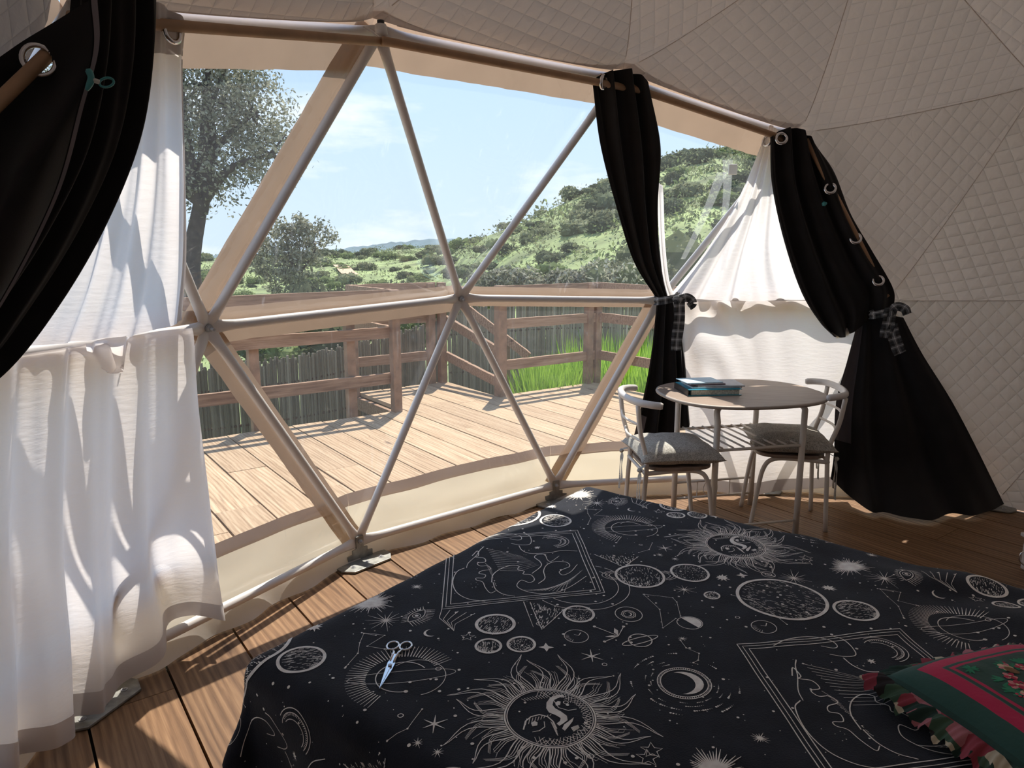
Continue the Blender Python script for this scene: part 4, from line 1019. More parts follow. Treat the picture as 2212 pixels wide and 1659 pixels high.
tag(ch1, 'cream steel chair at the left end of the table, back to the window panes', 'chair', 'dining chairs'); tag(ch2, 'cream steel chair at the right end of the table by the wide black curtain', 'chair', 'dining chairs')
def speckle():
    m, n, out_ = newmat('grey mottled cushion cotton'); t = N(n, 'ShaderNodeTexCoord'); z = N(n, 'ShaderNodeTexNoise', Scale=95.0, Detail=3.0, Distortion=2.5)
    L(n, t.outputs['Object'], z.inputs['Vector']); r = N(n, 'ShaderNodeValToRGB'); r.color_ramp.elements[0].position = 0.42; r.color_ramp.elements[1].position = 0.58
    r.color_ramp.elements[0].color = (0.30, 0.285, 0.25, 1); r.color_ramp.elements[1].color = (0.60, 0.58, 0.53, 1); L(n, z.outputs['Fac'], r.inputs[0])
    p = N(n, 'ShaderNodeBsdfPrincipled', Roughness=0.95); L(n, r.outputs[0], p.inputs['Base Color']); L(n, p.outputs[0], out_.inputs[0]); return m
W_CUSH = speckle()
def make_cushion():
    e = empty('seat_cushion', (0, 0, 0)); mb = MB(); n = 30; idx = {}
    for sgn in (1, -1):
        for i in range(n+1):
            for j in range(n+1):
                x, y = 2*i/n-1, 2*j/n-1
                d = max(0, (1-x**4)*(1-y**4))**0.42
                pinch = 1+0.10*(abs(x)*abs(y))**3
                z = sgn*(0.062 if sgn > 0 else 0.045)*d*(1+0.12*noise.noise(Vector((x*3, y*3, sgn))))
                idx[sgn, i, j] = len(mb.v); mb.v.append(Vector((x*0.205*pinch*(1-0.07*(1-abs(y))**1.0*0), y*0.20*pinch, z+0.488-0.006*(1-d))))
    for sgn in (1, -1):
        for i in range(n):
            for j in range(n):
                f = (idx[sgn, i, j], idx[sgn, i+1, j], idx[sgn, i+1, j+1], idx[sgn, i, j+1]); mb.f.append(f if sgn > 0 else f[::-1])
    mb.build('cushion_body', W_CUSH, e, smooth=True)
    for s in (-1, 1):
        q = Vector((-0.195, s*0.17, 0.455))
        for a, Ln in ((-0.016, 0.20), (0.016, 0.25)):
            P = crom([q, q+Vector((-0.025, s*0.012, -0.02)), q+Vector((-0.03, s*0.014+a, -0.08)), q+Vector((-0.035, s*0.01+a*1.5, -Ln))], 16); G = []
            for i, p_ in enumerate(P): G.append([p_+Vector((0.004*sin(i), -0.012, 0)), p_+Vector((-0.004, 0, 0)), p_+Vector((0.003*cos(i), 0.012, 0))])
            m = MB(); m.grid(G); m.build('tie_string', W_CUSH, e, smooth=True)
        kb = MB().tube([q+Vector((-0.028, s*0.02-0.02, -0.02)), q+Vector((-0.032, s*0.014, -0.022)), q+Vector((-0.028, s*0.01+0.02, -0.025))], [0.006, 0.013, 0.006], 8); kb.build('tie_knot', W_CUSH, e, smooth=True)
    return e
cu1 = make_cushion(); cu2 = copy_tree(cu1, Mc2 @ Matrix.Translation((0.0, 0, -0.006))); cu1.matrix_world = Mc1 @ Matrix.Translation((0.0, 0, -0.006))
tag(cu1, 'grey mottled seat cushion tied on the left chair', 'cushion', 'seat cushions'); tag(cu2, 'grey mottled seat cushion tied on the right chair', 'cushion', 'seat cushions')

# ---- things on the table
W_BLUE = pmat('turquoise plastic binder', (0.03, 0.36, 0.52), 0.3, var=0.1)
W_BLK = pmat('black plastic spine', (0.015, 0.015, 0.018), 0.35)
def slab(name, px, py, z, sx_, sy_, h, ang, mat, par=None, bevel=0.001):
    c = at(px, py, z); X = Vector((cos(ang), sin(ang), 0)); Y = Vector((-sin(ang), cos(ang), 0))
    return MB().box(c+UP*h/2, sx_, sy_, h, (X, Y, UP)).build(name, mat, par, bevel=bevel), c, X, Y
bc = at(1528, 846, TZ); be = empty('ring_binder', tuple(bc), 'turquoise ring binder with a black spine lying on the table', 'binder')
bx, by = Vector((cos(0.10), sin(0.10), 0)), Vector((-sin(0.10), cos(0.10), 0))
cb = bc - by*0.0
for z in (0.002, 0.034): MB().box(cb+UP*(z+0.0), 0.30, 0.23, 0.003, (bx, by, UP)).build('cover', W_BLUE, be)
MB().box(cb-bx*0.151+UP*0.018, 0.004, 0.23, 0.035, (bx, by, UP)).build('spine', W_BLK, be)
MB().box(cb+UP*0.018+bx*0.005, 0.27, 0.21, 0.028, (bx, by, UP)).build('sheets', pmat('bound paper sheets', (0.62, 0.66, 0.60), 0.8, var=0.3, scale=120), be)
PAPS = [('leaflet', (0.66, 0.68, 0.71), 0.28, 0.18, 0.008, 0.02, 0.02, 'thick grey leaflet on top of the binder'), ('leaflet', (0.50, 0.51, 0.54), 0.26, 0.18, 0.007, 0.05, -0.08, 'dark grey leaflet second in the pile on the binder'),
        ('brochure', (0.20, 0.15, 0.18), 0.20, 0.15, 0.006, -0.03, 0.06, 'dark purple brochure inside the pile on the binder'), ('brochure', (0.74, 0.78, 0.84), 0.19, 0.15, 0.004, -0.035, 0.03, 'white brochure inside the pile on the binder'),
        ('leaflet', (0.50, 0.72, 0.86), 0.21, 0.15, 0.004, -0.05, 0.10, 'pale blue and white leaflet topmost on the binder pile')]
zz = TZ+0.0362
for nm, col, sx_, sy_, h, dx, ang, lab in PAPS:
    X = Vector((cos(0.1+ang), sin(0.1+ang), 0)); Y = Vector((-sin(0.1+ang), cos(0.1+ang), 0)); c = Vector((bc.x, bc.y, zz))+bx*dx
    o = MB().box(c+UP*h/2, sx_, sy_, h, (X, Y, UP)).build(nm, pmat(lab[:24], col, 0.45, var=0.12, scale=40), bevel=0.0006); tag(o, lab, 'leaflet', 'papers on the binder'); zz += h+0.0004
c = Vector((bc.x, bc.y, zz-0.0002)); X = Vector((cos(0.2), sin(0.2), 0)); Y = Vector((-sin(0.2), cos(0.2), 0))

# ---- small things on the frame and curtains
W_TEAL = pmat('teal plastic', (0.05, 0.26, 0.27), 0.4)
c0 = sph(205, 172, 0.40); nrm = (CAM-c0).normalized(); rt_ = nrm.cross(UP).normalized()*-1
pc = empty('plastic_clip', tuple(c0), 'teal plastic ring clip pinched on the far left black curtain', 'clip')
CK = 0.62
MB().tube(crom([c0-rt_*0.018*CK+UP*0.035*CK, c0-rt_*0.012*CK, c0-rt_*0.03*CK-UP*0.04*CK], 10), [x*CK for x in (0.008, 0.013, 0.013, 0.012, 0.012, 0.012, 0.012, 0.011, 0.009, 0.006)], 8).build('shield', W_TEAL, pc, smooth=True)
MB().tube([c0-rt_*0.012*CK, c0+rt_*0.015*CK-UP*0.008*CK], 0.009*CK, 10).build('stem', pmat('white plastic', (0.55, 0.56, 0.52), 0.4), pc, smooth=True)
rn = [c0+(rt_*(0.037+0.024*cos(a))+UP*(-0.006+0.016*sin(a)+0.006*cos(a)))*CK for a in [2*pi*i/20 for i in range(20)]]
MB().tube(rn, 0.0045*CK, 8, closed=True).build('ring_handle', W_TEAL, pc, smooth=True)
c1 = sph(1781, 440, 0.245); tag(MB().tube([c1-Vector((0.012, 0, 0.004)), c1, c1+Vector((0.012, 0, 0.004))], [0.008, 0.014, 0.006], 10).build('plastic_clip', W_TEAL, smooth=True), 'small teal plastic clip on the wide black curtain', 'clip')
hb = sph(823, 66, 0.09); he = empty('cord_grip', tuple(hb), 'small white plastic cup tied with cord at the top window hub', 'fitting')
MB().tube([hb+UP*0.022, hb+UP*0.012, hb-UP*0.012, hb-UP*0.026], [0.020, 0.024, 0.026, 0.016], 14).build('cup', W_TUBE, he, smooth=True)
MB().tube([hb+UP*0.018, hb+UP*0.036], 0.014, 12).build('cap', W_BLK, he, smooth=True)
for a, b in (((785, 58), (836, 92)), ((800, 60), (838, 94)), ((838, 60), (841, 94))):
    MB().tube([sph(a[0], a[1], 0.06), sph(b[0], b[1], 0.165)], 0.0022, 6).build('cord', W_BAND, he)

# clear strap and buckle hanging outside the right panes
se = empty('window_strap', tuple(sph(1580, 400, -0.05)), 'clear white strap with a buckle hanging outside the right panes', 'strap')
for pts in ([(1572, 345), (1570, 420), (1560, 500)], [(1560, 372), (1520, 470), (1475, 560)]):
    P = crom([sph(x, y, -0.06) for x, y in pts], 14); G = [[q-Vector((0.03*(1-0.5*i/13), 0, 0)), q+Vector((0.03*(1-0.5*i/13), 0, 0))] for i, q in enumerate(P)]; m = MB(); m.grid(G); m.build('strap_tail', W_SHEER, se, smooth=True)
q = sph(1583, 366, -0.045); MB().box(q, 0.05, 0.012, 0.06).build('buckle', pmat('cream plastic buckle', (0.7, 0.66, 0.55), 0.4), se, bevel=0.004)

# white cupboard at the right edge
cq = at(2207, 1268, 0.0)
cx0 = aty(2200, 1220, 3.30); W_CUP = pmat('white painted board', (0.70, 0.64, 0.60), 0.5); CH = aty(2206, 1176, 3.2).z
cbd = empty('bedside_cupboard', (cx0.x+0.22, 3.11, 0), 'white cupboard edge with a steel handle beyond the bed at the right', 'cupboard')
MB().box((cx0.x+0.225, 3.11, CH/2), 0.43, 0.38, CH).build('body', W_CUP, cbd, bevel=0.003)
MB().box((cx0.x+0.22, 3.11, CH+0.009), 0.45, 0.40, 0.018).build('top', W_CUP, cbd, bevel=0.003)
MB().box((cx0.x+0.002, 3.11, CH/2), 0.016, 0.34, CH-0.06).build('door', W_CUP, cbd, bevel=0.002)
hq = Vector((cx0.x-0.008, 3.24, CH-0.09)); MB().tube(crom([hq+UP*0.035, hq+Vector((-0.03, 0, 0.03)), hq+Vector((-0.035, 0, -0.01)), hq-UP*0.04], 14), 0.0045, 8).build('handle', W_CHROME, cbd, smooth=True)

# ================================================================ BED
ZB = 0.45
PL, PF = at(575, 1415, ZB), at(1290, 1046, ZB)
E1 = (PF-PL).normalized(); E2 = Vector((E1.y, -E1.x, 0))
def pab(px, py):
    d = at(px, py, ZB)-PL; return (d.dot(E1), d.dot(E2))
A0, A1, B0, B1, RC = 0.0, 1.735, 0.0, 2.0, 0.06
bed = empty('bed', tuple(PL+E1*0.9+E2*1.0-UP*ZB), 'low double bed hidden under the celestial blanket', 'bed')
def bpt(a, b, z): return PL+E1*a+E2*b+UP*(z-ZB)
def bbox(a0, a1, b0, b1, z0, z1, nm, mat, bev=0.0):
    MB().box(bpt((a0+a1)/2, (b0+b1)/2, (z0+z1)/2), a1-a0, b1-b0, z1-z0, (E1, -E2, UP)).build(nm, mat, bed, bevel=bev)
bbox(A0+0.01, A1-0.01, B0+0.01, B1-0.02, 0.20, ZB-0.025, 'mattress', pmat('white mattress ticking', (0.6, 0.6, 0.6), 0.9), 0.05)
bbox(A0+0.04, A1-0.04, B0+0.04, B1-0.04, 0.10, 0.20, 'bed_base', W_RAIL)
for a in (A0+0.1, A1-0.1):
    for b in (B0+0.1, B1-0.1): bbox(a-0.03, a+0.03, b-0.03, b+0.03, 0.0, 0.10, 'leg', W_RAIL)
def blanket(a, b, lift=0.0):
    oa = (A0-a) if a < A0 else (a-A1 if a > A1 else 0.0); ob = (B0-b) if b < B0 else (b-B1 if b > B1 else 0.0)
    sa = -1 if a < A0 else 1; sb = -1 if b < B0 else 1
    ac, bc_ = min(max(a, A0), A1), min(max(b, B0), B1)
    o = sqrt(oa*oa+ob*ob)
    zt = ZB + 0.006*noise.noise(Vector((a*3.1, b*3.1, 1.0))) + 0.003*noise.noise(Vector((a*9, b*9, 4.0)))
    wr_ = exp(-((a-1.55)/0.35)**2-((b-1.55)/0.45)**2); zt += 0.016*wr_*sin(13*(b-0.5*a)+3*noise.noise(Vector((a*3, b*3, 2))))
    if o <= 1e-9: return bpt(a, b, zt+lift)
    da, db = sa*oa/o, sb*ob/o
    ph = o/RC
    if ph < pi/2: h, dr = RC*sin(ph), RC*(1-cos(ph)); lh, lz = lift*sin(ph), lift*cos(ph)
    else: h, dr = RC, RC+(o-RC*pi/2); lh, lz = lift, 0.0
    al = a+b*1.0 if True else 0
    k = min(1, max(0, (o-0.08)/0.25)); ang = atan2(ob, oa)
    h += k*(0.022*sin(a*11+b*13)+0.012*sin(a*23-b*19)+0.005*k) + 0.05*k*sin(2*ang)*sin(3.5*ang)
    z = zt-dr
    if z < 0.012: h += (0.012-z)*0.6; z = 0.012+lift
    return bpt(ac+da*(h+lh), bc_+db*(h+lh), z+lz)
W_BLANK = pmat('black navy plush blanket', (0.0150, 0.0168, 0.024), 0.9, var=0.35, scale=9, bump=0.25, bscale=240, sheen=0.12, spec=0.2)
bl = empty('blanket', tuple(PL-UP*ZB), 'black plush blanket printed with suns, planets and stars over the bed', 'blanket')
na, nb = 134, 134; am0, am1, bm0, bm1 = -0.43, A1+0.40, -0.42, B1+0.35
bmb = MB(); bmb.grid([[blanket(am0+(am1-am0)*i/(na-1), bm0+(bm1-bm0)*j/(nb-1)) for j in range(nb)] for i in range(na)]); bmb.build('cloth', W_BLANK, bl, smooth=True)

# ---- the blanket's print: strokes and fills laid on the cloth, one tile repeated like the woven pattern
PR = MB(); LIFT = 0.0014; rp_ = random.Random(77)
LA, LB = Vector((1.255, 0.004)), Vector((-0.07, 1.15))
STROKES = []; FILLS = []
def V2(q): return Vector((q[0], q[1]))
def P_(px, py): return V2(pab(px, py))
def R_(px, py, r): return (P_(px+r, py)-P_(px-r, py)).length/2
def stroke(pts, w=0.0022, w1=None, closed=False): STROKES.append(([V2(q) for q in pts], w*1.18, (w if w1 is None else w1)*1.18, closed))
def fill(pts): FILLS.append([V2(q) for q in pts])
def pol(c, r, a): return V2(c)+Vector((cos(a), sin(a)))*r
def circ(c, r, w=0.0022, a0=0, a1=2*pi):
    n = max(10, int(abs(a1-a0)*r/0.007)); full = abs(abs(a1-a0)-2*pi) < 1e-6
    stroke([pol(c, r, a0+(a1-a0)*i/n) for i in range(n if full else n+1)], w, None, full)
def dot(c, r): fill([pol(c, r, 2*pi*i/7) for i in range(7)])
def star_fill(c, ro, ri, n, a=0.3): fill([pol(c, ro*(1 if n < 6 else rp_.uniform(.75, 1.15)) if i % 2 == 0 else ri, a+pi*i/n) for i in range(2*n)])
def spokes(c, r0, r1, n, w, jit=0.25, a=0.0):
    for i in range(n):
        t = a+2*pi*i/n; rr1 = r1*(1-jit*rp_.random()); stroke([pol(c, r0, t), pol(c, rr1, t)], w, w*0.15)
def planet(px, py, r, ring=0.10, sty='dots'):
    c = P_(px, py); R = R_(px, py, r); circ(c, R*(1-ring/2), R*ring*1.3)
    Ri = R*(1-ring*1.4); ax = rp_.random()*3
    for _ in range(int(120+R*5200)):
        q = c+Vector((rp_.uniform(-1, 1), rp_.uniform(-1, 1)))*Ri; d = (q-c).length/Ri
        if d > 0.97: continue
        e = 0.25+0.75*max(0, sin(ax+(q-c).x/Ri*2+d))**2
        if rp_.random() > e*d+0.12: continue
        if sty == 'dots': FILLS.append([pol(q, 0.0011+0.0008*rp_.random(), 2*pi*i/4) for i in range(4)])
        else:
            ln = 0.004+0.01*rp_.random(); t = ax+0.25*rp_.random(); stroke([q, q+Vector((cos(t), sin(t)))*ln], 0.0011)
    return c, R
def crescent(c, R, a, k=0.55, n=16):
    o_ = [pol(c, R, a-1.9+3.8*i/n) for i in range(n+1)]; c2 = pol(c, R*k*0.62, a+pi); R2 = (o_[0]-c2).length
    t0 = atan2(*(o_[-1]-c2).yx); t1 = atan2(*(o_[0]-c2).yx)
    while t1 > t0: t1 -= 2*pi
    if t0-t1 > 2*pi: t1 += 2*pi
    fill(o_+[pol(c2, R2, t0+(t1-t0)*i/n) for i in range(1, n)])
def starline(px, py, r, n=5, w=0.0018):
    c = P_(px, py); R = R_(px, py, r); stroke([pol(c, R if i % 2 == 0 else R*0.42, 0.7+pi*i/n) for i in range(2*n)], w, None, True)
# sun
def sun(px, py, r):
    c = P_(px, py); R = R_(px, py, r); circ(c, R, 0.0035); circ(c, R*0.95, 0.002)
    for i in range(18):
        t = 2*pi*i/18; ro = R*(2.2+0.25*(i % 2)); bend = 0.16*(1 if i % 3 else -1)
        for k, s in enumerate((-1, 1)):
            pts = [pol(c, R*1.03+(ro-R*1.03)*f, t+s*0.115*(1-f)**1.2+bend*sin(f*pi*1.5)*f) for f in [x/9 for x in range(10)]]; stroke(pts, 0.003, 0.0012)
        for s in (-0.055, 0.0, 0.055):
            stroke([pol(c, R*1.03+(ro*0.80-R*1.03)*f, t+s*(1-f*0.7)+bend*sin(f*pi*1.4)*f) for f in [x/6 for x in range(7)]], 0.0022, 0.0006)
        for s in (0.135, 0.175, 0.215):
            stroke([pol(c, R*1.03+(R*(1.62+0.22*rp_.random())-R*1.03)*f, t+s+0.06*sin(f*4)) for f in [x/5 for x in range(6)]], 0.0022, 0.0006)
    # face inside: hatched rim, brow-nose shape, two eyes, lips
    for i in range(64):
        t = 2*pi*i/64
        if sin(t+0.6) > -0.35: stroke([pol(c, R*0.92, t), pol(c, R*rp_.uniform(.70, .80), t+0.13)], 0.0012); stroke([pol(c, R*0.92, t), pol(c, R*rp_.uniform(.70, .80), t-0.13)], 0.0012)
    zE = lambda x, y: P_(980+x*0.29837, 1320+y*0.29837)
    sh = P_(1188, 1548)
    f_ = lambda *q: fill([zE(x, y)-sh+c for x, y in q]); s_ = lambda w, *q: stroke([zE(x, y)-sh+c for x, y in q], w)
    f_((790, 600), (750, 605), (700, 625), (672, 665), (670, 705), (690, 735), (740, 755), (775, 775), (770, 795), (745, 815), (765, 830), (790, 815), (825, 790), (820, 760), (780, 730), (735, 705), (715, 680), (725, 645), (760, 625), (800, 615))
    f_((800, 820), (830, 800), (870, 770), (860, 800), (840, 825), (805, 865), (785, 850)); 
    f_((735, 665), (755, 650), (775, 655), (770, 680), (740, 685)); f_((560, 815), (585, 795), (608, 808), (605, 830), (570, 838))
    s_(0.003, (505, 865), (520, 800), (560, 765), (620, 750), (680, 765), (720, 800), (745, 850)); s_(0.0018, (570, 880), (620, 870), (660, 840), (655, 800)); s_(0.0018, (720, 640), (760, 700), (830, 720), (890, 710))
    for i in range(9): s_(0.0013, (520+i*22, 830-i*9), (530+i*22, 780-i*4)); s_(0.0013, (700+i*5, 800+i*10), (740+i*2, 830+i*9)); s_(0.0013, (850+i*6, 840-i*2), (870+i*5, 870-i*3))
    for i in range(10): s_(0.0012, (490+i*20, 640-i*4), (520+i*20, 655-i*3))
sun(1188, 1548, 98)
# burst stars
def burst(px, py, r, n, core=0.3):
    c = P_(px, py); R = R_(px, py, r); spokes(c, 0.0, R, n, 0.006, 0.5); star_fill(c, R*core*1.3, R*core*0.7, 14)
burst(1835, 1225, 50, 54); 
for px, py, r in ((1715, 1247, 42), (1910, 1256, 42), (900, 1268, 16)):
    c = P_(px, py); R = R_(px, py, r); spokes(c, 0, R, 14, 0.0026, 0.5); dot(c, R*0.1)
for px, py, r in ((1790, 1268, 17), (1560, 1248, 16)): star_fill(P_(px, py), R_(px, py, r), R_(px, py, r)*0.5, 10)
for px, py, r in ((1180, 1400, 14), (1603, 1243, 11)): star_fill(P_(px, py), R_(px, py, r)*1.2, R_(px, py, r)*0.5, 4, 0.9)
for px, py, r in ((945, 1625, 17), (1425, 1200, 10), (1478, 1273, 26), (1474, 1380, 12)):
    c = P_(px, py); R = R_(px, py, r); spokes(c, 0, R, 9, 0.0022, 0.4); dot(c, R*0.16)
for px, py, r in ((938, 1565, 34), (1278, 1417, 28)):
    c = P_(px, py); R = R_(px, py, r); spokes(c, 0, R, 6, 0.0046, 0.25, 0.4)
for px, py, r in ((1010, 1377, 16), (1740, 1213, 16), (1408, 1622, 25)): starline(px, py, r)
# planets
planet(1070, 1350, 43, 0.11, 'hatch'); planet(1055, 1398, 29, 0.13, 'hatch'); planet(1126, 1394, 31, 0.12); planet(1250, 1328, 34, 0.11)
sc0, sR = planet(1382, 1245, 53, 0.07, 'hatch'); planet(1490, 1238, 41, 0.08); planet(1538, 1285, 17, 0.14); planet(1688, 1293, 93, 0.05, 'hatch'); planet(1848, 1322, 45, 0.09, 'hatch')
for k in (1.25, 1.4, 1.55):
    a_ = 0.9; pts = []
    for i in range(40):
        t = 2*pi*i/40; x, y = sR*k*cos(t), sR*0.36*k*sin(t); q = sc0+Vector((x*cos(a_)-y*sin(a_), x*sin(a_)+y*cos(a_)))
        if (q-sc0).length > sR*1.02: pts.append(q)
        else:
            if len(pts) > 1: stroke(pts, 0.0018)
            pts = []
    if len(pts) > 1: stroke(pts, 0.0018)
for px, py, r in ((1245, 1375, 26), (1650, 1355, 26)):
    c = P_(px, py); R = R_(px, py, r); circ(c, R, 0.0018); stroke([c+Vector((R*.7, 0)), c+Vector((R*.2, R*.1)), c+Vector((R*.1, -R*.3))], 0.0026, 0.001)
    for i in range(6): stroke([pol(c, R*0.9, 3+i*.25), pol(c, R*0.6, 3+i*.25)], 0.0015, 0.0006)
c = P_(1490, 1345); R = R_(1490, 1345, 27); circ(c, R, 0.0018); fill([pol(c, R*0.92, -1.2+pi*i/14) for i in range(15)])
c = P_(1358, 1327); R = R_(1358, 1327, 29); circ(c, R, 0.002); circ(c, R*.52, 0.0018); circ(c, R*.4, 0.0016); crescent(c, R*.25, 1.0)
c = P_(1660, 1240); circ(c, R_(1660, 1240, 14), 0.0018); circ(c, R_(1660, 1240, 7), 0.0018)
c = P_(930, 1368); crescent(c, R_(930, 1368, 15), -2.6, 0.5)
c = P_(1383, 1382); R = R_(1383, 1382, 25); circ(c, R, 0.0026); stroke([c+Vector((R*1.75*cos(t)*cos(.55)-R*.42*sin(t)*sin(.55), R*1.75*cos(t)*sin(.55)+R*.42*sin(t)*cos(.55))) for t in [2*pi*i/36 for i in range(36)]], 0.0024, None, True)
# ringed moon
c = P_(1478, 1475); R = R_(1478, 1475, 57); circ(c, R, 0.002); circ(c, R*.88, 0.002); crescent(c, R*.72, 0.9, 0.62)
for i in range(70): stroke([pol(c, R*.885, 2*pi*i/70), pol(c, R*.99, 2*pi*i/70)], 0.0014)
for k in (1.25, 1.45, 1.7, 2.0):
    for i in range(9):
        t = rp_.random()*6.28
        for q in range(5): dot(pol(c, R*k, t+q*0.05), 0.0007+0.0006*q*(1 if k > 1.5 else .5))
# eye
c = P_(900, 1330); R = R_(900, 1330, 26); ex = (P_(922, 1315)-P_(878, 1347)).normalized(); ey = Vector((-ex.y, ex.x))
for s in (-1, 1): stroke([c+ex*(R*1.15*x)+ey*(s*R*0.55*(1-x*x)) for x in [-1+i/6 for i in range(13)]], 0.0022)
circ(c, R*.35, 0.0018); dot(c, R*.17)
for s in (-1, 1):
    for i in range(13):
        x = -1.05+2.1*i/12; b_ = c+ex*(R*1.1*x)+ey*(s*(R*0.55*(1-min(1, x*x))+R*.16)); stroke([b_, b_+ey*(s*R*(.65 if s > 0 else .3))+ex*(R*.35*x)], 0.0024, 0.0008)
# rayed orb
c = P_(868, 1462); R = R_(868, 1462, 62)
for i in range(46):
    t = 2.95+3.7*i/45; stroke([pol(c, R*1.25, t), pol(c, R*1.95, t)], 0.0026, 0.0008)
circ(c, R*.9, 0.0024, 2.2, 6.6); circ(c+Vector((0.02, 0.03)), R*1.05, 0.0016, -1.5, 2.2); stroke([c+Vector((R*1.9*cos(t)*.7-R*.35*sin(t)*.7, R*1.9*cos(t)*.7+R*.35*sin(t)*.7)) for t in [2*pi*i/40 for i in range(40)]], 0.0014, None, True)
dot(pol(c, R*.9, 2.2), 0.006)
# triangle with hatching
def tri(*q):
    a, b, d = (P_(*x) for x in q); stroke([a, d, b], 0.002)
    for _ in range(90):
        u, v = rp_.random(), rp_.random()
        if u+v > 1: u, v = 1-u, 1-v
        x = a+(b-a)*u+(d-a)*v; e = (d-(a+b)/2).normalized(); stroke([x, x+e*0.011], 0.0018, 0.0008)
tri((1145, 1303), (1219, 1318), (1170, 1363)); tri((1283, 1199), (1379, 1204), (1348, 1227)); stroke([P_(1131, 1302), P_(1152, 1358)], 0.0024, 0.001)
# card with waves
K = [Vector((0.895, -0.13)), Vector((1.265, 0.225)), Vector((0.873, 0.568)), Vector((0.478, 0.216))]; kc = sum(K, Vector((0, 0)))/4
for k in (1.0, 0.955, 0.90): stroke([kc+(q-kc)*k for q in K], 0.0024 if k != 0.955 else 0.0018, None, True)
zC = lambda x, y: P_(880+x*0.28029, 1020+y*0.28029)
WV = [[(520, 520), (620, 495), (760, 480), (860, 495), (880, 520), (850, 530), (790, 520)], [(900, 480), (940, 495), (955, 530), (940, 560), (870, 565), (800, 555)],
 [(860, 570), (880, 600), (930, 625), (1000, 630), (1100, 625), (1200, 610), (1310, 615)],
 [(590, 575), (560, 600), (530, 640), (470, 700), (455, 740)],
 [(500, 640), (540, 605), (548, 640), (525, 652), (590, 660), (600, 690), (540, 700), (560, 722), (620, 720), (640, 745), (570, 760), (552, 782), (600, 790), (590, 818), (532, 820), (532, 836), (580, 850), (600, 890), (640, 930), (680, 912)],
 [(650, 850), (660, 790), (720, 740), (800, 715), (860, 722), (850, 745), (900, 760), (892, 782), (950, 790), (980, 830), (940, 850), (880, 830), (845, 862), (860, 890), (940, 925), (1040, 940), (1150, 930), (1250, 890), (1380, 810)],
 [(660, 850), (680, 900), (740, 940), (830, 960)], [(440, 740), (380, 770), (350, 850), (380, 930), (470, 980), (600, 1000)],
 [(960, 780), (1030, 725), (1020, 690), (980, 660), (1000, 640), (1058, 640), (1080, 680), (1110, 690), (1170, 650)],
 [(1010, 860), (1060, 820), (1050, 760), (1080, 712), (1150, 692), (1230, 700), (1250, 730), (1200, 750), (1170, 770), (1200, 792), (1260, 770), (1310, 715)]]
for w in WV:
    P = [zC(*q) for q in w]; P3 = crom([Vector((q.x, q.y, 0)) for q in P], len(P)*4); stroke([(q.x, q.y) for q in P3], 0.0028, 0.002)
for i in range(12):
    f = i/11; stroke([zC(612+9*i, 590+15*i), zC(720+14*i, 612+13*i), zC(880+12*i, 650+6*i)], 0.0013, 0.0006); stroke([zC(880+30*i, 905+2*i), zC(1040+18*i, 915-6*i), zC(1250+9*i, 860-9*i)], 0.0012, 0.0005); stroke([zC(600+8*i, 700+16*i), zC(650+2*i, 740+11*i)], 0.0012, 0.0006)
c = zC(1120, 540); R = (zC(1230, 520)-c).length; circ(c, R, 0.002, -1.2, 2.3); circ(c, R*.82, 0.002, -1.5, 2.4)
for i in range(26): stroke([pol(c, R*.7, -1.1+3.3*i/25), pol(c, R*.82, -1.1+3.3*i/25)], 0.0016)
circ(pol(c, R*.12, 3.6), R*.62, 0.002, -1.0, 2.3); star_fill(zC(1000, 585), 0.014, 0.006, 7)
for k, r in ((1, 82), (1, 106)):
    c = P_(1253, 1267); R = R_(1253, 1267, r); pts = []
    for i in range(90):
        q = pol(c, R, 2*pi*i/90); ins = all(((K[(j+1) % 4]-K[j]).x*(q-K[j]).y-(K[(j+1) % 4]-K[j]).y*(q-K[j]).x) > 0 for j in range(4))
        if ins:
            if len(pts) > 1: stroke(pts, 0.002)
            pts = []
        else: pts.append(q)
    if len(pts) > 1: stroke(pts, 0.002)
b_ = K[3]
for i in range(5): stroke([b_+Vector((0.01*i, 0.025*i)), b_+Vector((-0.045, 0.03+0.016*i)), b_+Vector((-0.075, 0.115))], 0.0018, 0.0010)
# sprig and constellations
s0 = P_(1336, 1373); stroke([P_(1284, 1354), s0, P_(1347, 1353)], 0.002); stroke([P_(1306, 1385), s0], 0.002); fill([s0, P_(1326, 1366), P_(1327, 1357), P_(1335, 1362)]); fill([s0, P_(1322, 1376), P_(1307, 1375), P_(1322, 1372)])
for q in ((1284, 1354), (1347, 1353), (1306, 1385)): dot(P_(*q), 0.005)
for cs in ([(812, 1372), (786, 1368), (777, 1388), (773, 1411), (747, 1440)], [(1392, 1284), (1453, 1291), (1462, 1300), (1470, 1330)], [(1390, 1284), (1425, 1316), (1432, 1356), (1460, 1335)], [(1470, 1384), (1482, 1400), (1510, 1412), (1508, 1427), (1498, 1432)], [(912, 1533), (880, 1575), (835, 1592)], [(1580, 1285), (1630, 1300), (1700, 1350)], [(1895, 1277), (1945, 1281), (1940, 1300), (1985, 1305)]):
    P = [P_(*q) for q in cs]; stroke(P, 0.0011)
    for q in P: dot(q, 0.0028)
for _ in range(330):
    q = Vector((rp_.uniform(0, 1.255), rp_.uniform(0, 1.15))); r = rp_.choice((0.0011, 0.0013, 0.0016, 0.002, 0.0026, 0.0036, 0.0046)); dot(q, r)
for _ in range(9): circ(Vector((rp_.uniform(0, 1.25), rp_.uniform(0, 1.15))), rp_.uniform(.006, .009), 0.0018)
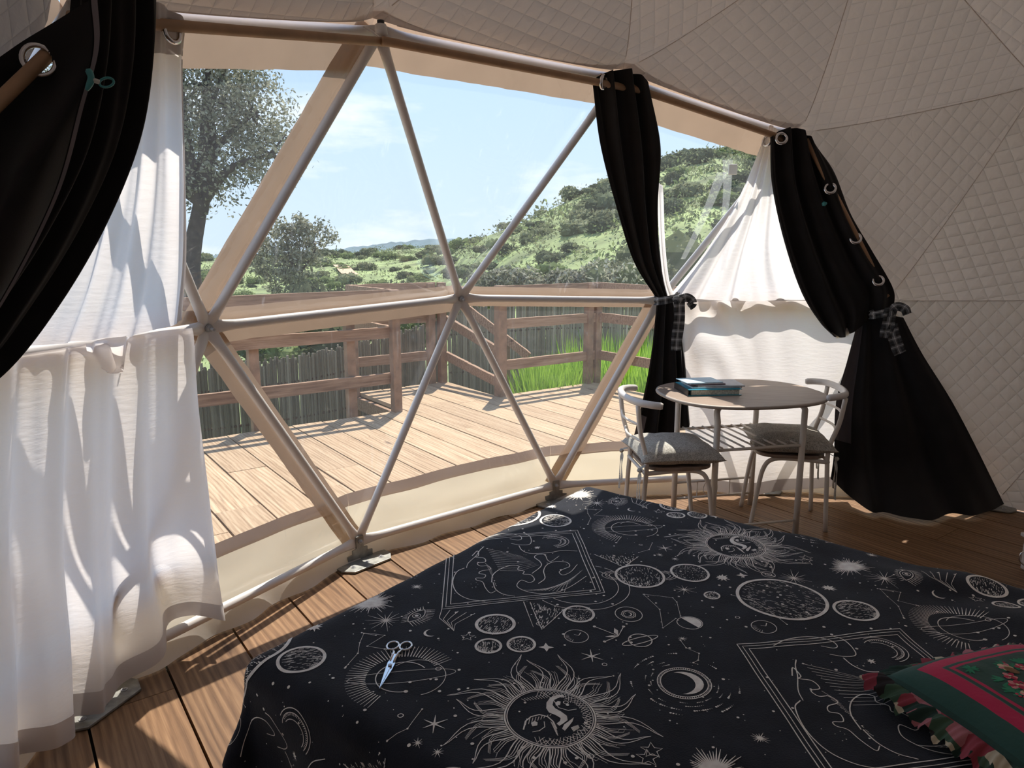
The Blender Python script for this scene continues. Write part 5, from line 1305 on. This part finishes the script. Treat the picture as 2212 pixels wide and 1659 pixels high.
# lay the tile out over the cloth
def lay(q): return blanket(q.x, q.y, LIFT)
def okq(q): return am0+0.01 < q.x < am1-0.01 and bm0+0.01 < q.y < bm1-0.01
for ti in (-1, 0, 1):
    for tj in (-1, 0, 1):
        off = LA*ti+LB*tj
        for pts, w0, w1, cl in STROKES:
            P = [q+off for q in pts]
            if not all(okq(q) for q in P): continue
            Q = []
            seq = P+[P[0]] if cl else P
            for a, b in zip(seq, seq[1:]):
                n = max(1, int((b-a).length/0.022)); Q += [a+(b-a)*(i/n) for i in range(n)]
            if not cl: Q.append(P[-1])
            n = len(Q); base = len(PR.v)
            for i, q in enumerate(Q):
                a = Q[i-1] if (i or cl) else Q[i]; b = Q[(i+1) % n] if (cl or i < n-1) else Q[i]
                d = b-a; d = d.normalized() if d.length > 1e-9 else Vector((1, 0)); nn = Vector((-d.y, d.x)); w = (w0+(w1-w0)*i/max(1, n-1))/2
                PR.v += [lay(q+nn*w), lay(q-nn*w)]
            for i in range(n if cl else n-1):
                j = (i+1) % n; PR.f.append((base+2*i, base+2*j, base+2*j+1, base+2*i+1))
        for pts in FILLS:
            P = [q+off for q in pts]
            if not all(okq(q) for q in P): continue
            base = len(PR.v); PR.v += [lay(q) for q in P]
            if len(P) <= 7: PR.f.append(tuple(base+i for i in range(len(P))))
            else:
                for t_ in tessellate_polygon([[Vector((q.x, q.y, 0)) for q in P]]): PR.f.append(tuple(base+i for i in t_))
W_INK = pmat('off white print', (0.93, 0.84, 0.77), 0.9, var=0.15, scale=40)
PR.uv = [(v.x, v.y) for v in PR.v]
PR.build('printed_pattern', W_INK, bl, kind='stuff')

# ---- scissors on the bed
sx0, sx1 = P_(858, 1408), P_(819, 1494); sdv = (sx1-sx0).normalized(); snv = Vector((-sdv.y, sdv.x)); sl_ = (sx1-sx0).length
def sp2(x, y, h=0.004): q = sx0+sdv*x+snv*y; return blanket(q.x, q.y, h)
sce = empty('scissors', tuple(sp2(sl_*0.4, 0, 0)), 'steel scissors lying closed on the blanket', 'scissors')
for s in (-1, 1):
    prof = [(0.02, s*0.004), (sl_*0.35, s*0.010), (sl_*0.5, s*0.009), (sl_, 0.0), (sl_*0.5, -s*0.002), (sl_*0.35, -s*0.004), (0.02, -s*0.002)]
    m = MB(); n = len(prof); m.v = [sp2(x, y, 0.003+0.002*(s > 0)) for x, y in prof]+[sp2(x, y, 0.006+0.002*(s > 0)) for x, y in prof]; m.f = [tuple(reversed(range(n))), tuple(range(n, 2*n))]+[(i, (i+1) % n, n+(i+1) % n, n+i) for i in range(n)]
    m.build('blade', W_CHROME, sce)
    cc = (-0.024, s*0.0185)
    MB().tube([sp2(cc[0]+0.021*cos(t), cc[1]+0.0165*sin(t), 0.006) for t in [2*pi*i/24 for i in range(24)]], 0.0032, 8, closed=True).build('finger_ring', W_CHROME, sce, smooth=True)
    MB().tube([sp2(-0.008, s*0.014, 0.006), sp2(0.012, s*0.006, 0.006), sp2(sl_*0.3, s*0.005, 0.006)], [0.0032, 0.004, 0.0035], 8).build('shank', W_CHROME, sce, smooth=True)
q = sp2(sl_*0.42, 0, 0.007); MB().tube([q, q+UP*0.004], 0.005, 12).build('pivot_screw', W_BOLT, sce)

# ---- floral pillow
def pillow_mat():
    m, n, out_ = newmat('green and red bordered pillow cotton'); t = N(n, 'ShaderNodeTexCoord'); sp = N(n, 'ShaderNodeSeparateXYZ'); L(n, t.outputs['UV'], sp.inputs[0])
    def mth(op, a, b=None):
        x = N(n, 'ShaderNodeMath', operation=op); L(n, a, x.inputs[0])
        if b is not None: L(n, b, x.inputs[1])
        return x.outputs[0]
    d = mth('MAXIMUM', mth('ABSOLUTE', sp.outputs[0]), mth('ABSOLUTE', sp.outputs[1]))
    r = N(n, 'ShaderNodeValToRGB'); r.color_ramp.interpolation = 'CONSTANT'; es = r.color_ramp.elements; G_ = (0.022, 0.085, 0.066, 1); Rr = (0.56, 0.018, 0.085, 1)
    es[0].position = 0; es[0].color = (0.026, 0.080, 0.062, 1); es[1].position = 0.555; es[1].color = Rr
    for p_, c in ((0.595, G_), (0.635, (0.16, 0.15, 0.14, 1)), (0.642, Rr), (0.80, G_), (0.97, (0.015, 0.06, 0.045, 1))): e = es.new(p_); e.color = c
    L(n, d, r.inputs[0]); p = N(n, 'ShaderNodeBsdfPrincipled', Roughness=0.8); p.inputs['Sheen Weight'].default_value = 0.1
    z = N(n, 'ShaderNodeTexNoise', Scale=30.0, Detail=3.0); L(n, t.outputs['Object'], z.inputs['Vector']); b = N(n, 'ShaderNodeBump', Strength=0.25, Distance=0.01); L(n, z.outputs['Fac'], b.inputs['Height']); L(n, b.outputs[0], p.inputs['Normal'])
    L(n, r.outputs[0], p.inputs['Base Color']); L(n, p.outputs[0], out_.inputs[0]); return m
ZP = ZB+0.06
q0, q1, q2 = at(1912, 1462, ZP), at(2212, 1388, ZP+0.01), at(2110, 1659, ZP)
X_ = (q1-q0).normalized(); X_.z = 0; Y_ = (q2-q0); Y_ -= X_*Y_.dot(X_); Y_.z = 0; Y_.normalize(); HS = 0.225
PCn = q0+X_*HS+Y_*HS; PCn.z = ZB+0.008
pil = empty('pillow', tuple(PCn), 'green and red floral pillow with a ruffled edge at the right of the bed', 'pillow')
def pz(x, y): return 0.075*max(0, (1-abs(x)**3.2)*(1-abs(y)**3.2))**0.55
def ppt(x, y, lift=0.0, s=1): 
    w = 1-0.05*(1-abs(y))*abs(x)**3; w2 = 1-0.05*(1-abs(x))*abs(y)**3
    return PCn+X_*(x*HS*w)+Y_*(y*HS*w2)+UP*(0.055+s*pz(x, y)*(1 if s > 0 else 0.66)+0.004*noise.noise(Vector((x*5, y*5, 0)))*(1-x*x)*(1-y*y)+lift)
mb = MB(); n = 40; uv = []
for s in (1, -1):
    base = len(mb.v)
    for i in range(n+1):
        for j in range(n+1): x, y = 2*i/n-1, 2*j/n-1; mb.v.append(ppt(x, y, 0, s)); uv.append((x, y))
    for i in range(n):
        for j in range(n): a = base+i*(n+1)+j; f = (a, a+n+1, a+n+2, a+1); mb.f.append(f if s > 0 else f[::-1])
mb.uv = uv; mb.build('pillow_body', pillow_mat(), pil, smooth=True)
def ruffmat():
    m, n, out_ = newmat('dark floral ruffle cotton'); t = N(n, 'ShaderNodeTexCoord'); v = N(n, 'ShaderNodeTexVoronoi', Scale=26.0); L(n, t.outputs['Object'], v.inputs['Vector'])
    sp = N(n, 'ShaderNodeSeparateColor'); L(n, v.outputs['Color'], sp.inputs[0]); r = N(n, 'ShaderNodeValToRGB'); r.color_ramp.interpolation = 'CONSTANT'; es = r.color_ramp.elements
    es[0].position = 0; es[0].color = (0.014, 0.04, 0.028, 1); es[1].position = 0.62; es[1].color = (0.30, 0.04, 0.06, 1)
    for p_, c in ((0.30, (0.02, 0.014, 0.014, 1)), (0.46, (0.05, 0.10, 0.06, 1)), (0.78, (0.45, 0.16, 0.18, 1)), (0.86, (0.58, 0.50, 0.36, 1))): e = es.new(p_); e.color = c
    L(n, sp.outputs[0], r.inputs[0]); p = N(n, 'ShaderNodeBsdfPrincipled', Roughness=0.85); L(n, r.outputs[0], p.inputs['Base Color']); L(n, p.outputs[0], out_.inputs[0]); return m
per = []
for k in range(4):
    for i in range(110):
        f = -1+2*i/110; per.append(((f, -1), (1, f), (-f, 1), (-1, -f))[k])
G = [[], [], [], []]
for i, (x, y) in enumerate(per):
    d = X_*x+Y_*y; d.normalize(); w = sin(i*0.62)*0.008+0.005*sin(i*1.47+1)
    for k in range(4): f = k/3; G[k].append(ppt(x, y)+d*(0.055*f+0.006*f*sin(i*0.9))+UP*(w*f*1.2-0.030*f*f+0.002))
for g in G: g.append(g[0])
for g in G:
    for v in g: v.z = max(v.z, ZB+0.012)
mb = MB(); mb.grid(G); mb.build('ruffle', ruffmat(), pil, smooth=True)
PM = {k: pmat('printed '+k, c, 0.8, var=0.2, scale=90) for k, c in (('red petals', (0.52, 0.03, 0.08)), ('pink petals', (0.74, 0.27, 0.28)), ('green leaves', (0.03, 0.25, 0.13)), ('pine cone', (0.24, 0.13, 0.06)), ('cream petals', (0.75, 0.58, 0.38)))}
PMB = {k: MB() for k in PM}; rq = random.Random(31)
def patch(kind, x, y, r, ang, asp=1.0, n=9, lift=0.0012):
    m = PMB[kind]; base = len(m.v)
    m.v.append(ppt(x, y, lift+0.0004))
    for i in range(n):
        t = 2*pi*i/n; a, b = r*cos(t), r*asp*sin(t); m.v.append(ppt(x+a*cos(ang)-b*sin(ang), y+a*sin(ang)+b*cos(ang), lift))
    for i in range(n): m.f.append((base, base+1+i, base+1+(i+1) % n))
def flower(x, y, r, k1, k2):
    for i in range(6): t = i*pi/3+rq.random(); patch(k1 if i % 2 else k2, x+r*.6*cos(t), y+r*.6*sin(t), r*.48, t, 0.8, lift=0.0012+0.0002*i)
    patch('cream petals', x, y, r*.22, 0, lift=0.003)
def leaf(x, y, r, ang):
    for d in (-0.5, 0, 0.5): patch('green leaves', x+r*.5*cos(ang+d), y+r*.5*sin(ang+d), r*.55, ang+d, 0.3, 8, 0.0009)
for i in range(34):
    t = 2*pi*i/34+rq.uniform(-.08, .08); R = 0.33+rq.uniform(-.07, .07); leaf(R*cos(t), R*sin(t), 0.11, t+rq.uniform(-1.2, 1.2))
for i in range(13):
    t = 2*pi*i/13; R = 0.33+0.035*sin(i*2.3); flower(R*cos(t), R*sin(t), rq.uniform(.055, .085), *(('red petals', 'pink petals') if i % 3 else ('pink petals', 'cream petals')))
for i in range(5):
    t = 2*pi*i/5+.5; patch('pine cone', 0.30*cos(t), 0.30*sin(t), 0.07, t, 0.65, 12, 0.0022)
for i in range(26):
    t = rq.random()*6.28; R = 0.33+rq.choice((-.12, .12))*rq.uniform(.7, 1.1); patch('red petals', R*cos(t), R*sin(t), 0.016, 0, 1, 7)
for x, y in ((-.46, -.46), (.46, -.46), (-.46, .46), (.46, .46)):
    for i in range(3): leaf(x, y, 0.08, i*2.1+.4)
for k, m in PMB.items(): m.uv = [(v.x, v.y) for v in m.v]; m.build('printed_'+k.replace(' ', '_'), PM[k], pil, smooth=True, kind='stuff')
